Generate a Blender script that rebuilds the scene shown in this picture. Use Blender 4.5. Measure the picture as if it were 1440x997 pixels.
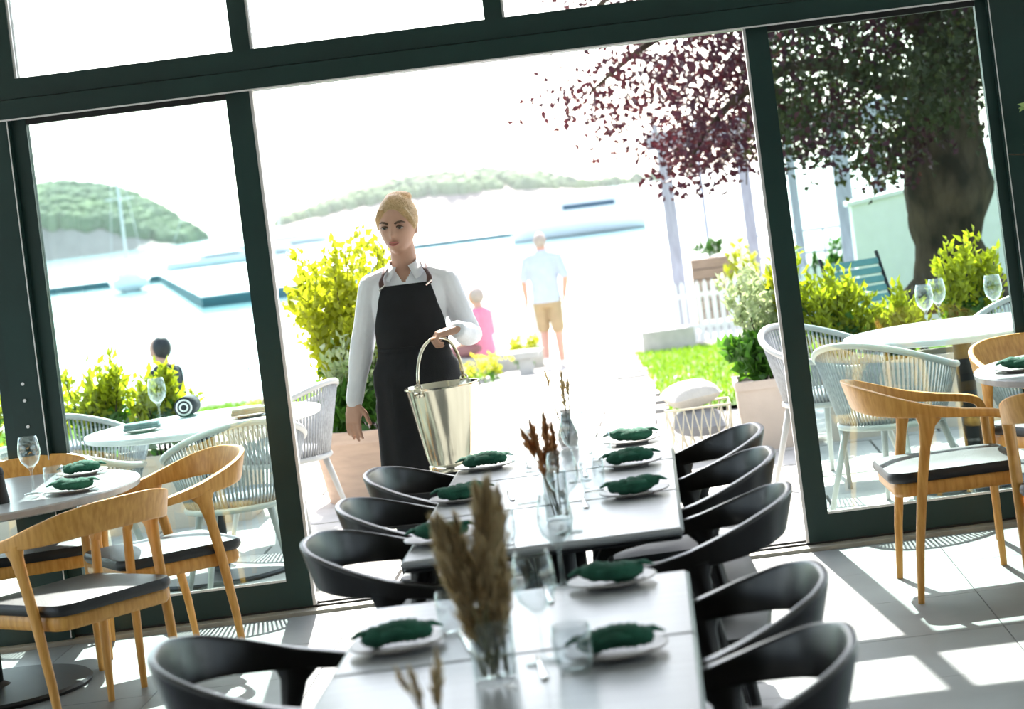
import bpy, bmesh, math, random
import numpy as np
from mathutils import Vector, Matrix

for o in list(bpy.data.objects): bpy.data.objects.remove(o, do_unlink=True)
SC = bpy.context.scene
COL = SC.collection
PI = math.pi

# ------------------------------------------------------------------ camera, sky, sun, exposure
F_PX, ROLL, CAM_H = 3100.0, math.radians(7.15), 1.65
PPX, PPY = 900.0, 245.0                      # where the straight-ahead direction lands in the 1440x997 frame
cam = bpy.data.cameras.new('camera'); camo = bpy.data.objects.new('camera', cam); COL.objects.link(camo)
camo.location = (0, 0, CAM_H); camo.rotation_euler = (PI / 2, ROLL, 0)
cam.sensor_width = 36.0; cam.lens = F_PX / 1440 * 36
cam.shift_x = (720 - PPX) / 1440; cam.shift_y = (PPY - 498.5) / 1440
cam.clip_start = 0.05; cam.clip_end = 5000
cam.dof.use_dof = True; cam.dof.focus_distance = 8.8; cam.dof.aperture_fstop = 4.0
SC.camera = camo

SUN_EL, SUN_DX = math.radians(48), 0.10
world = bpy.data.worlds.new('sky'); SC.world = world; world.use_nodes = True
wn = world.node_tree; wn.nodes.clear()
wo = wn.nodes.new('ShaderNodeOutputWorld'); wb = wn.nodes.new('ShaderNodeBackground')
sky = wn.nodes.new('ShaderNodeTexSky'); sky.sky_type = 'NISHITA'; sky.sun_disc = False
sky.sun_elevation = SUN_EL; sky.sun_rotation = math.atan2(-SUN_DX, 1.0)
sky.air_density = 1.0; sky.dust_density = 1.5; sky.ozone_density = 1.0
hs = wn.nodes.new('ShaderNodeHueSaturation'); hs.inputs['Saturation'].default_value = 0.55      # milky summer haze
wn.links.new(sky.outputs[0], hs.inputs['Color']); wn.links.new(hs.outputs[0], wb.inputs[0]); wn.links.new(wb.outputs[0], wo.inputs[0])
wb.inputs[1].default_value = 0.20
sun = bpy.data.lights.new('sun', 'SUN'); sun.energy = 6.0; sun.angle = math.radians(0.55); sun.color = (1.0, 0.96, 0.9)
suno = bpy.data.objects.new('sun', sun); COL.objects.link(suno)
sv = Vector((-SUN_DX * math.cos(SUN_EL), math.cos(SUN_EL), math.sin(SUN_EL)))
suno.rotation_euler = sv.to_track_quat('Z', 'Y').to_euler(); suno.location = (0, 30, 40)
SC.view_settings.view_transform = 'Standard'; SC.view_settings.look = 'None'
SC.view_settings.gamma = 1.0; SC.view_settings.use_curve_mapping = False
SC.view_settings.exposure = 1.75

# ------------------------------------------------------------------ pixel -> place
_c, _s = math.cos(ROLL), math.sin(ROLL)
def uv(px, py):
    dx, dy = px - PPX, py - PPY
    return dx * _c - dy * _s, dx * _s + dy * _c
def at(px, py, d):
    u, v = uv(px, py); return Vector((u * d / F_PX, d, CAM_H - v * d / F_PX))
def on_z(px, py, z):
    u, v = uv(px, py); d = (CAM_H - z) * F_PX / v; return Vector((u * d / F_PX, d, z))

# ------------------------------------------------------------------ materials
MATS = {}
def mat(name, col, rough=0.5, metal=0.0, var=0.0, scale=8.0, bump=0.0, bscale=60.0, col2=None, stretch=None, trans=0.0, tcol=None, spec=0.5, coat=0.0):
    if name in MATS: return MATS[name]
    m = bpy.data.materials.new(name); m.use_nodes = True; nt = m.node_tree
    b = nt.nodes['Principled BSDF']; out = nt.nodes['Material Output']
    b.inputs['Roughness'].default_value = rough; b.inputs['Metallic'].default_value = metal
    b.inputs['Specular IOR Level'].default_value = spec; b.inputs['Coat Weight'].default_value = coat
    tc = nt.nodes.new('ShaderNodeTexCoord'); mp = nt.nodes.new('ShaderNodeMapping')
    nt.links.new(tc.outputs['Object'], mp.inputs[0])
    if stretch: mp.inputs['Scale'].default_value = stretch
    nz = nt.nodes.new('ShaderNodeTexNoise'); nz.inputs['Scale'].default_value = scale; nz.inputs['Detail'].default_value = 5
    nt.links.new(mp.outputs[0], nz.inputs['Vector'])
    mx = nt.nodes.new('ShaderNodeMix'); mx.data_type = 'RGBA'
    c2 = col2 if col2 else tuple(max(0, c * (1 - var)) for c in col)
    mx.inputs['A'].default_value = (*c2, 1); mx.inputs['B'].default_value = (*col, 1)
    rp = nt.nodes.new('ShaderNodeValToRGB'); rp.color_ramp.elements[0].position = 0.35; rp.color_ramp.elements[1].position = 0.65
    nt.links.new(nz.outputs['Fac'], rp.inputs[0]); nt.links.new(rp.outputs[0], mx.inputs['Factor'])
    nt.links.new(mx.outputs['Result'], b.inputs['Base Color'])
    if bump:
        n2 = nt.nodes.new('ShaderNodeTexNoise'); n2.inputs['Scale'].default_value = bscale
        nt.links.new(mp.outputs[0], n2.inputs['Vector'])
        bp = nt.nodes.new('ShaderNodeBump'); bp.inputs['Strength'].default_value = bump; bp.inputs['Distance'].default_value = 0.01
        nt.links.new(n2.outputs['Fac'], bp.inputs['Height']); nt.links.new(bp.outputs[0], b.inputs['Normal'])
    if trans:
        tl = nt.nodes.new('ShaderNodeBsdfTranslucent'); tl.inputs[0].default_value = (*(tcol or col), 1)
        ms = nt.nodes.new('ShaderNodeMixShader'); ms.inputs[0].default_value = trans
        nt.links.new(b.outputs[0], ms.inputs[1]); nt.links.new(tl.outputs[0], ms.inputs[2]); nt.links.new(ms.outputs[0], out.inputs[0])
    MATS[name] = m; return m

def glass(name, tint, ior=1.5, boost=1.0, rough=0.0):
    m = bpy.data.materials.new(name); m.use_nodes = True; nt = m.node_tree; nt.nodes.remove(nt.nodes['Principled BSDF'])
    out = nt.nodes['Material Output']
    t = nt.nodes.new('ShaderNodeBsdfTransparent'); t.inputs[0].default_value = (*tint, 1)
    g = nt.nodes.new('ShaderNodeBsdfGlossy'); g.inputs['Roughness'].default_value = rough; g.inputs[0].default_value = (0.95, 1, 0.98, 1)
    fr = nt.nodes.new('ShaderNodeFresnel'); ge = nt.nodes.new('ShaderNodeNewGeometry'); mi = nt.nodes.new('ShaderNodeMix')
    mi.inputs['A'].default_value = ior; mi.inputs['B'].default_value = 1 / ior      # thin sheet: same reflectance from both sides
    nt.links.new(ge.outputs['Backfacing'], mi.inputs['Factor']); nt.links.new(mi.outputs['Result'], fr.inputs[0])
    ml = nt.nodes.new('ShaderNodeMath'); ml.operation = 'MULTIPLY'; ml.inputs[1].default_value = boost; ml.use_clamp = True
    ms = nt.nodes.new('ShaderNodeMixShader')
    nt.links.new(fr.outputs[0], ml.inputs[0]); nt.links.new(ml.outputs[0], ms.inputs[0])
    nt.links.new(t.outputs[0], ms.inputs[1]); nt.links.new(g.outputs[0], ms.inputs[2]); nt.links.new(ms.outputs[0], out.inputs[0])
    MATS[name] = m; return m

M_frame = mat('frame_paint', (0.005, 0.028, 0.024), 0.42, var=0.25, scale=3, bump=0.03)
M_edge = mat('aluminium_edge', (0.75, 0.72, 0.72), 0.35, 0.4)
M_track = mat('track_metal', (0.42, 0.40, 0.34), 0.5, 0.2, var=0.3)
M_pane = glass('door_glass', (0.86, 0.955, 0.94), 1.5, 1.8)
M_pane_clear = glass('transom_glass', (0.96, 0.985, 0.98), 1.5, 1.0)
M_clear = glass('clear_glass', (0.945, 0.96, 0.965), 1.52, 1.6)
M_smoke = glass('smoky_glass', (0.55, 0.55, 0.55), 1.5, 1.0)
M_tile = mat('floor_tile', (0.21, 0.225, 0.225), 0.42, var=0.22, scale=2.5, bump=0.02)
M_grout = mat('grout', (0.10, 0.11, 0.11), 0.9, var=0.2)
M_wall = mat('wall_paint', (0.50, 0.51, 0.49), 0.9, var=0.05)
M_ceil = mat('ceiling_paint', (0.75, 0.76, 0.74), 0.9, var=0.04)
M_oak = mat('oak', (0.76, 0.39, 0.095), 0.40, col2=(0.60, 0.27, 0.05), scale=5, stretch=(14, 14, 1.6), bump=0.05, bscale=30)
M_black = mat('black_stained_wood', (0.009, 0.006, 0.005), 0.30, var=0.4, scale=5, stretch=(10, 10, 1.6))
M_leather = mat('black_leather', (0.018, 0.019, 0.021), 0.42, var=0.3, bump=0.12, bscale=180)
M_top = mat('grey_laminate', (0.42, 0.42, 0.425), 0.28, var=0.16, scale=4, stretch=(1, 9, 1))
M_dark = mat('black_steel', (0.012, 0.012, 0.013), 0.5, var=0.2)
M_plate = mat('stoneware', (0.40, 0.36, 0.335), 0.35, var=0.25, scale=14)
M_napkin = mat('green_linen', (0.018, 0.125, 0.072), 0.85, var=0.35, scale=20, bump=0.4, bscale=200)
M_napgrey = mat('sage_linen', (0.16, 0.26, 0.25), 0.9, var=0.3, scale=20, bump=0.3, bscale=150)
M_steel = mat('polished_steel', (0.86, 0.79, 0.62), 0.16, 1.0, var=0.06, scale=3, stretch=(6, 6, 0.4))
M_cutlery = mat('cutlery_steel', (0.7, 0.68, 0.66), 0.22, 1.0)
M_rope = mat('grey_rope', (0.42, 0.43, 0.44), 0.8, var=0.25, scale=60, bump=0.4, bscale=300)
M_ropeframe = mat('pale_frame', (0.48, 0.48, 0.46), 0.45, var=0.1)
M_outtop = mat('pale_tabletop', (0.55, 0.56, 0.55), 0.35, var=0.08)
M_pave = mat('pale_paving', (0.50, 0.475, 0.44), 0.85, var=0.2, scale=4, bump=0.2)
M_soilg = mat('joint_sand', (0.30, 0.28, 0.25), 0.95, var=0.3)
M_clay = mat('pale_clay_pot', (0.55, 0.40, 0.30), 0.8, var=0.15, scale=6, stretch=(1, 1, 6), bump=0.1)
M_claypale = mat('cream_pot', (0.60, 0.50, 0.42), 0.8, var=0.1, scale=6, bump=0.1)
M_soil = mat('soil', (0.04, 0.025, 0.018), 0.95, var=0.5, scale=40, bump=0.6)
M_grass = mat('lawn_blades', (0.14, 0.27, 0.012), 0.6, var=0.4, scale=1.2, trans=0.4, tcol=(0.22, 0.40, 0.015))
M_turf = mat('turf', (0.10, 0.20, 0.012), 0.9, var=0.4, scale=3)
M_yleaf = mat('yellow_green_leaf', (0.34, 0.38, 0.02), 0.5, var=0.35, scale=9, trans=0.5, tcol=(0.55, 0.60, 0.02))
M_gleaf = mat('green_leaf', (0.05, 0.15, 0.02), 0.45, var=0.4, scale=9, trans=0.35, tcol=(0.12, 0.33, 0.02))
M_vleaf = mat('variegated_leaf', (0.50, 0.55, 0.36), 0.5, col2=(0.14, 0.26, 0.06), scale=12, trans=0.4, tcol=(0.5, 0.58, 0.3))
M_pleaf = mat('copper_beech_leaf', (0.055, 0.020, 0.030), 0.45, col2=(0.022, 0.012, 0.020), scale=2, trans=0.15, tcol=(0.16, 0.03, 0.035), spec=0.15)
M_bleaf = mat('green_beech_leaf', (0.035, 0.045, 0.018), 0.5, col2=(0.022, 0.02, 0.014), scale=2, trans=0.2, tcol=(0.09, 0.11, 0.025), spec=0.15)  # greenish leaves for the crown part seen through the right door
M_bark = mat('beech_bark', (0.085, 0.062, 0.042), 0.95, col2=(0.026, 0.021, 0.015), scale=7, stretch=(1, 1, 0.45), bump=1.0, bscale=22, spec=0.1)
M_picket = mat('white_paint', (0.80, 0.80, 0.79), 0.6, var=0.06)
M_concrete = mat('pale_concrete', (0.48, 0.47, 0.44), 0.9, var=0.2, scale=5)
M_post = mat('grey_timber', (0.33, 0.34, 0.40), 0.8, var=0.25, scale=4, stretch=(6, 6, 1))
M_water = mat('sea_water', (0.20, 0.40, 0.44), 0.12, var=0.1, scale=0.02, bump=0.35, bscale=0.5)
M_dock = mat('dock_boards', (0.62, 0.62, 0.60), 0.8, var=0.1)
M_dockside = mat('dock_shaded_face', (0.03, 0.13, 0.15), 0.7, var=0.2)  # dark teal puts the shade on the dock's near face into its colour
M_hull = mat('white_gelcoat', (0.8, 0.8, 0.8), 0.25, var=0.02)
M_navy = mat('navy_stripe', (0.02, 0.06, 0.10), 0.4)
M_rock = mat('island_rock', (0.36, 0.31, 0.28), 0.95, var=0.35, scale=0.05)
M_forest = mat('island_trees', (0.11, 0.18, 0.06), 0.9, col2=(0.05, 0.10, 0.045), scale=0.06)
M_skin = mat('skin', (0.60, 0.34, 0.235), 0.5, var=0.08, scale=12)
M_skin2 = mat('guest_skin', (0.58, 0.33, 0.25), 0.55, var=0.08, scale=12)  # skin tone of the walking man and the seated people
M_hair = mat('blonde_hair', (0.80, 0.60, 0.33), 0.45, col2=(0.58, 0.38, 0.17), scale=26, stretch=(4, 0.8, 4), bump=0.7, bscale=60, trans=0.25, tcol=(0.85, 0.65, 0.35))
M_greyhair = mat('cropped_grey_hair', (0.45, 0.37, 0.33), 0.7, var=0.2, scale=40)
M_blackhair = mat('black_hair', (0.02, 0.02, 0.024), 0.5, var=0.3, scale=30)
M_shirt = mat('white_cotton', (0.86, 0.87, 0.90), 0.8, var=0.05, scale=10, bump=0.5, bscale=26)
M_apron = mat('black_canvas', (0.007, 0.008, 0.010), 0.85, var=0.3, scale=18, bump=0.15, bscale=240)
M_strap = mat('brown_leather_strap', (0.10, 0.04, 0.03), 0.5, var=0.2)
M_blueshirt = mat('pale_blue_cotton', (0.50, 0.56, 0.68), 0.85, var=0.08, scale=10, bump=0.4, bscale=22)
M_khaki = mat('khaki_cotton', (0.42, 0.31, 0.18), 0.85, var=0.12, scale=10, bump=0.3, bscale=22)
M_pink = mat('pink_cotton', (0.72, 0.22, 0.33), 0.85, var=0.1, scale=10)
M_brown = mat('mauve_cotton', (0.30, 0.14, 0.15), 0.85, var=0.1)
M_charcoal = mat('charcoal_cotton', (0.02, 0.028, 0.035), 0.85, var=0.2)
M_brow = mat('brow_hair', (0.10, 0.055, 0.03), 0.7)
M_eye = mat('eye_white', (0.45, 0.40, 0.37), 0.3)
M_iris = mat('dark_iris', (0.03, 0.025, 0.02), 0.25)
M_lip = mat('lips', (0.50, 0.16, 0.13), 0.4)
M_dry = mat('dried_pampas', (0.66, 0.54, 0.35), 0.85, col2=(0.46, 0.35, 0.20), scale=25, trans=0.6, tcol=(0.75, 0.60, 0.36))
M_dry2 = mat('dried_rust_seedhead', (0.46, 0.23, 0.11), 0.85, var=0.35, scale=25, trans=0.6, tcol=(0.70, 0.36, 0.15))
M_stem = mat('dry_stem', (0.27, 0.24, 0.11), 0.8, var=0.3)
M_wire = mat('cream_wire', (0.62, 0.56, 0.42), 0.5, var=0.1)
M_cush = mat('cream_cushion', (0.55, 0.52, 0.47), 0.9, var=0.1, bump=0.3, bscale=60)
M_cushgrey = mat('grey_cushion', (0.33, 0.34, 0.37), 0.9, var=0.1, bump=0.3, bscale=60)
M_teal = mat('teal_slats', (0.10, 0.28, 0.27), 0.6, var=0.2)
M_stripe_d = mat('black_band', (0.02, 0.025, 0.03), 0.8)
M_orange = mat('orange_petals', (0.75, 0.22, 0.04), 0.6, trans=0.4, tcol=(0.8, 0.3, 0.05))
M_yellow = mat('yellow_petals', (0.75, 0.6, 0.03), 0.6, trans=0.4, tcol=(0.8, 0.65, 0.05))
M_tan = mat('wood_crate', (0.34, 0.24, 0.17), 0.8, var=0.3, scale=5, stretch=(1, 1, 8))
M_white = mat('porcelain_white', (0.8, 0.8, 0.78), 0.3)
M_olive = mat('olive_leaf', (0.20, 0.26, 0.10), 0.5, var=0.3, scale=9, trans=0.3, tcol=(0.35, 0.45, 0.12))

# ------------------------------------------------------------------ mesh helpers
class MB:
    def __init__(s): s.v, s.f = [], []
    def add(s, vs, fs):
        o = len(s.v); s.v.extend([tuple(p) for p in vs]); s.f.extend([tuple(i + o for i in f) for f in fs]); return s
    def box(s, x0, x1, y0, y1, z0, z1):
        return s.add([(x0,y0,z0),(x1,y0,z0),(x1,y1,z0),(x0,y1,z0),(x0,y0,z1),(x1,y0,z1),(x1,y1,z1),(x0,y1,z1)],
                     [(0,3,2,1),(4,5,6,7),(0,1,5,4),(1,2,6,5),(2,3,7,6),(3,0,4,7)])
    def loft(s, rings, cap=True):
        n = len(rings[0]); vs = [p for r in rings for p in r]; fs = []
        for i in range(len(rings) - 1):
            for k in range(n):
                a, b = i * n + k, i * n + (k + 1) % n
                fs.append((a, b, b + n, a + n))
        if cap:
            fs.append(tuple(reversed(range(n)))); fs.append(tuple(range((len(rings) - 1) * n, len(rings) * n)))
        return s.add(vs, fs)
    def sweep(s, pts, hs, ws, ups=None, n=10, power=2.0, cap=True, level=False):
        pts = [Vector(p) for p in pts]; rings = []
        up = Vector((0, 0, 1))
        for i, p in enumerate(pts):
            t = (pts[min(i + 1, len(pts) - 1)] - pts[max(i - 1, 0)]).normalized()
            if ups is not None: up = Vector(ups[i])
            elif abs(t.dot(up)) > 0.95: up = Vector((0, 1, 0)) if abs(t.y) < 0.8 else Vector((1, 0, 0))
            u = (up - t * up.dot(t)).normalized(); sd = t.cross(u)
            if ups is None: up = u
            if level and abs(t.z) < 0.6: sd = Vector((t.y, -t.x, 0)).normalized()      # keeps the top face level while the band leans
            r = []
            for k in range(n):
                a = 2 * PI * k / n; ca, sa = math.cos(a), math.sin(a)
                r.append(p + sd * (math.copysign(abs(ca) ** (2 / power), ca) * ws[i]) + u * (math.copysign(abs(sa) ** (2 / power), sa) * hs[i]))
            rings.append(r)
        return s.loft(rings, cap)
    def tube(s, pts, r, n=8):
        rs = r if isinstance(r, (list, tuple)) else [r] * len(pts)
        return s.sweep(pts, rs, rs, None, n)
    def limb(s, pts, rs, n=14):
        """tapered limb with rounded ends"""
        pts = [Vector(p) for p in pts]
        d0 = (pts[0] - pts[1]).normalized(); d1 = (pts[-1] - pts[-2]).normalized()
        P, R = [], []
        for k in (0.98, 0.8, 0.45): P.append(pts[0] + d0 * rs[0] * k); R.append(rs[0] * math.sqrt(1 - k * k))
        P += pts; R += list(rs)
        for k in (0.45, 0.8, 0.98): P.append(pts[-1] + d1 * rs[-1] * k); R.append(rs[-1] * math.sqrt(1 - k * k))
        return s.sweep(P, R, R, None, n)
    def lathe(s, prof, n=24, c=(0, 0, 0), closed=False):
        rings = [[(c[0] + r * math.cos(2*PI*k/n), c[1] + r * math.sin(2*PI*k/n), c[2] + z) for k in range(n)] for r, z in prof]
        if closed: rings.append(rings[0])
        return s.loft(rings, cap=not closed)
    def ellip(s, c, rx, ry, rz, n=16, m=10):
        rings = []
        for j in range(m + 1):
            a = -PI/2 + PI * (j + 0.02) / (m + 0.04); cr, z = math.cos(a), math.sin(a)
            rings.append([(c[0] + rx*cr*math.cos(2*PI*k/n), c[1] + ry*cr*math.sin(2*PI*k/n), c[2] + rz*z) for k in range(n)])
        return s.loft(rings)
    def esec(s, secs, n=24):
        """stack of horizontal ellipses (cx, cy, z, rx, ry)"""
        return s.loft([[(cx + rx*math.cos(2*PI*k/n), cy + ry*math.sin(2*PI*k/n), z) for k in range(n)] for cx, cy, z, rx, ry in secs])
    def rrect(s, hx, hy, r, z0, z1, bulge=0.0, n=5):
        def ring(k, z):
            out = []
            for q, (sx, sy) in enumerate(((1,1),(-1,1),(-1,-1),(1,-1))):
                for i in range(n + 1):
                    a = q * PI/2 + i * PI/2 / n
                    out.append(((sx*(hx - r) + r*math.cos(a)) * k, (sy*(hy - r) + r*math.sin(a)) * k, z))
            return out
        b = min(0.012, (z1 - z0) * 0.35)
        rg = [ring(0.97, z0), ring(1, z0 + b), ring(1, z1 - b), ring(0.975, z1)]
        if bulge: rg += [ring(0.75, z1 + bulge * 0.7), ring(0.35, z1 + bulge)]
        return s.loft(rg)
    def mesh(s, name):
        me = bpy.data.meshes.new(name); me.from_pydata(s.v, [], s.f); me.update(); return me
    def build(s, name, m, parent=None, smooth=False, loc=None, rot=None):
        me = s.mesh(name)
        return link(name, me, m, parent, smooth, loc, rot)

def link(name, me, m, parent=None, smooth=False, loc=None, rot=None):
    if m and not me.materials: me.materials.append(m)
    if smooth: me.polygons.foreach_set('use_smooth', [True] * len(me.polygons))
    o = bpy.data.objects.new(name, me); COL.objects.link(o)
    if parent: o.parent = parent
    if loc is not None: o.location = loc
    if rot is not None: o.rotation_euler = rot
    return o
def smooth_angle(o, ang=40):
    me = o.data; bm = bmesh.new(); bm.from_mesh(me)
    for f in bm.faces: f.smooth = True
    for e in bm.edges:
        if len(e.link_faces) == 2 and e.calc_face_angle(0) > math.radians(ang): e.smooth = False
    bm.to_mesh(me); bm.free(); return o
def fixn(o):
    bm = bmesh.new(); bm.from_mesh(o.data); bmesh.ops.recalc_face_normals(bm, faces=bm.faces); bm.to_mesh(o.data); bm.free(); return o
def empty(name, loc=(0, 0, 0), rz=0.0, rot=None):
    o = bpy.data.objects.new(name, None); COL.objects.link(o); o.location = loc; o.rotation_euler = rot or (0, 0, rz); o.empty_display_size = 0.1
    return o
def tag(o, label=None, cat=None, group=None, kind=None):
    if label: o['label'] = label
    if cat: o['category'] = cat
    if group: o['group'] = group
    if kind: o['kind'] = kind
    return o
def copy_tree(o, parent=None):
    c = o.copy(); COL.objects.link(c); c.parent = parent
    for ch in [x for x in list(COL.objects) if x.parent == o]: copy_tree(ch, c)
    return c
def struct(o): o['kind'] = 'structure'; return o
def catmull(pts, k=6):
    P = [np.array(p, float) for p in pts]; P = [2*P[0]-P[1]] + P + [2*P[-1]-P[-2]]; out = []
    for i in range(1, len(P) - 2):
        for j in range(k):
            t = j / k
            out.append(0.5*((2*P[i]) + (-P[i-1]+P[i+1])*t + (2*P[i-1]-5*P[i]+4*P[i+1]-P[i+2])*t*t + (-P[i-1]+3*P[i]-3*P[i+1]+P[i+2])*t**3))
    out.append(P[-2]); return [tuple(p) for p in out]
def remesh(name, mb, voxel, m, parent, smooth_it=4, cut=None):
    me = mb.mesh(name + '_raw'); o = bpy.data.objects.new('tmp', me); COL.objects.link(o)
    md = o.modifiers.new('r', 'REMESH'); md.mode = 'VOXEL'; md.voxel_size = voxel
    if smooth_it:
        sm = o.modifiers.new('s', 'SMOOTH'); sm.factor = 0.5; sm.iterations = smooth_it
    dg = bpy.context.evaluated_depsgraph_get(); ev = o.evaluated_get(dg)
    nm = bpy.data.meshes.new_from_object(ev); nm.name = name
    bpy.data.objects.remove(o, do_unlink=True); bpy.data.meshes.remove(me)
    if cut:
        bm = bmesh.new(); bm.from_mesh(nm)
        bmesh.ops.delete(bm, geom=[v for v in bm.verts if cut(v.co)], context='VERTS'); bm.to_mesh(nm); bm.free()
    nm.materials.clear()
    return link(name, nm, m, parent, True)

rng = np.random.default_rng(7); random.seed(7)
def leaf_mesh(name, pos, dirs, L, W, fold=0.25):
    """diamond leaves with a folded midrib; pos, dirs are (n,3) arrays"""
    n = len(pos); pos = np.asarray(pos, float); d = np.asarray(dirs, float)
    d = d / (np.linalg.norm(d, axis=1, keepdims=True) + 1e-9)
    a = rng.normal(size=(n, 3)); sd = np.cross(d, a); sd /= (np.linalg.norm(sd, axis=1, keepdims=True) + 1e-9); nn = np.cross(d, sd)
    l = (L * rng.uniform(0.65, 1.25, (n, 1))); w = (W * rng.uniform(0.7, 1.2, (n, 1)))
    b = pos; t = pos + d * l - nn * l * 0.12; m1 = pos + d * l * 0.45 + sd * w + nn * w * fold * 2; m2 = pos + d * l * 0.45 - sd * w + nn * w * fold * 2
    V = np.stack([b, m1, t, m2], 1).reshape(-1, 3)
    i = np.arange(n) * 4
    Fc = np.concatenate([np.stack([i, i+1, i+2], 1), np.stack([i, i+2, i+3], 1)])
    me = bpy.data.meshes.new(name); me.vertices.add(len(V)); me.vertices.foreach_set('co', V.ravel())
    me.loops.add(Fc.size); me.loops.foreach_set('vertex_index', Fc.ravel().astype(np.int32))
    me.polygons.add(len(Fc)); me.polygons.foreach_set('loop_start', np.arange(0, Fc.size, 3, dtype=np.int32))
    me.update(calc_edges=True); me.validate(); return me

# ------------------------------------------------------------------ the room
WY = 9.30                                        # depth of the glass wall
RX0, RX1, RY0, CEIL = -5.6, 5.6, -3.2, 3.15
fl = struct(MB().box(RX0, RX1, RY0, WY + 0.02, -0.14, -0.004).build('floor', M_grout)); tag(fl, 'dark grey tiled restaurant floor with sun patches', 'floor')
TW, TD = 0.597, 0.597
tile_me = MB().box(-TW/2, TW/2, -TD/2, TD/2, -0.012, 0.0).mesh('tile'); tile_me.materials.append(M_tile)
far_tiles = MB()
for i in range(-9, 9):
    for j in range(21):
        x, y = 0.12 + i * 0.6, WY - 0.42 - j * 0.6
        if x < RX0 + 0.3 or x > RX1 - 0.3 or y < RY0 + 0.3: continue
        if -3.6 < x < 2.6 and y > 4.5:
            t = bpy.data.objects.new('tile', tile_me); COL.objects.link(t); t.parent = fl; t.location = (x, y, random.uniform(-0.0006, 0.0))
        else: far_tiles.box(x - TW/2, x + TW/2, y - TD/2, y + TD/2, -0.012, 0.0)
tag(far_tiles.build('tile_field', M_tile, fl), kind='stuff')
struct(MB().box(RX0, RX1, RY0, WY + 0.08, CEIL, CEIL + 0.2).build('ceiling', M_ceil))
WALL_PAN = mat('dark_panelling', (0.035, 0.05, 0.05), 0.6, var=0.3)
def fill_window_wall(name, x0, x1, n0):
    """side wall with three tall unseen windows added for fill light"""
    w = MB(); w.box(x0, x1, RY0, WY + 0.08, -0.14, 0.45); w.box(x0, x1, RY0, WY + 0.08, 2.75, CEIL + 0.2)
    ys = [RY0, -2.4, 1.0, 1.3, 4.7, 5.0, 8.4, WY + 0.08]
    for k in range(0, 8, 2): w.box(x0, x1, ys[k], ys[k + 1], 0.45, 2.75)
    struct(w.build(name, M_wall)); xm = (x0 + x1) / 2
    for k in range(3):
        ya, yb = ys[2*k + 1], ys[2*k + 2]; ym = (ya + yb) / 2
        e = struct(empty('window_%d' % (n0 + k), (xm, ym, 0.45)))  # unseen window, put in so side daylight brightens the interior
        for q in (ya - ym + 0.03, 0.0, yb - ym - 0.03): MB().box(-0.04, 0.04, q - 0.03, q + 0.03, 0, 2.30).build('stile', M_frame, e)
        MB().box(-0.003, 0.003, ya - ym + 0.06, -0.03, 0, 2.30).build('pane', M_pane_clear, e); MB().box(-0.003, 0.003, 0.03, yb - ym - 0.06, 0, 2.30).build('pane', M_pane_clear, e)
fill_window_wall('wall_left', RX0 - 0.2, RX0, 30); fill_window_wall('wall_right', RX1, RX1 + 0.2, 33)
bw = MB().box(RX0, RX1, RY0 - 0.2, RY0, -0.14, CEIL + 0.2)
struct(bw.build('wall_back', WALL_PAN))
yd = struct(MB().add([(-40, -30, -0.05), (40, -30, -0.05), (40, 9.38, -0.05), (-40, 9.38, -0.05)], [(0, 1, 2, 3)]).build('yard', M_soilg)); tag(yd, 'pale gravel yard around the building', 'ground')

# header beam, transom mullions, posts, floor track
def bar(name, x0, x1, y0, y1, z0, z1, m=M_frame, parent=None):
    return MB().box(x0, x1, y0, y1, z0, z1).build(name, m, parent)
hd = struct(bar('trim_1', RX0, RX1, WY - 0.05, WY + 0.10, 2.29, 2.375)); tag(hd, 'dark green header beam above the sliding doors', 'beam')
bar('lower_fascia', RX0, RX1, WY - 0.068, WY + 0.11, 2.204, 2.286, M_frame, hd)
bar('groove', RX0, RX1, WY - 0.04, WY + 0.08, 2.286, 2.29, M_dark, hd)
bar('drip_edge', RX0, RX1, WY - 0.072, WY - 0.064, 2.200, 2.207, M_edge, hd)
struct(bar('trim_2', RX0, RX1, WY - 0.04, WY + 0.08, 3.06, CEIL)); 
mull_x = [-5.55, -4.71, -3.655, -2.60, -1.60, -0.53, 0.50, 1.555, 2.61, 3.665, 4.72, 5.55]
for k, x in enumerate(mull_x):
    mu = struct(bar('trim_%d' % (k + 3), x - 0.038, x + 0.038, WY - 0.03, WY + 0.07, 2.375, 3.06))
    bar('glazing_bead', x + 0.038, x + 0.048, WY - 0.022, WY - 0.008, 2.375, 3.06, M_edge, mu)
for k in range(len(mull_x) - 1):
    w = struct(bar('window_%d' % (k + 1), mull_x[k] + 0.05, mull_x[k+1] - 0.038, WY + 0.01, WY + 0.018, 2.375, 3.06, M_pane_clear))
tr = struct(bar('trim_20', RX0, RX1, WY - 0.10, WY + 0.14, -0.02, 0.012, M_track)); tag(tr, 'pale metal sliding door track on the floor', 'track')
bar('rail_groove', RX0, RX1, WY - 0.02, WY + 0.005, 0.012, 0.02, M_dark, tr)
bar('rail_groove', RX0, RX1, WY + 0.06, WY + 0.085, 0.012, 0.02, M_dark, tr)

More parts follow.
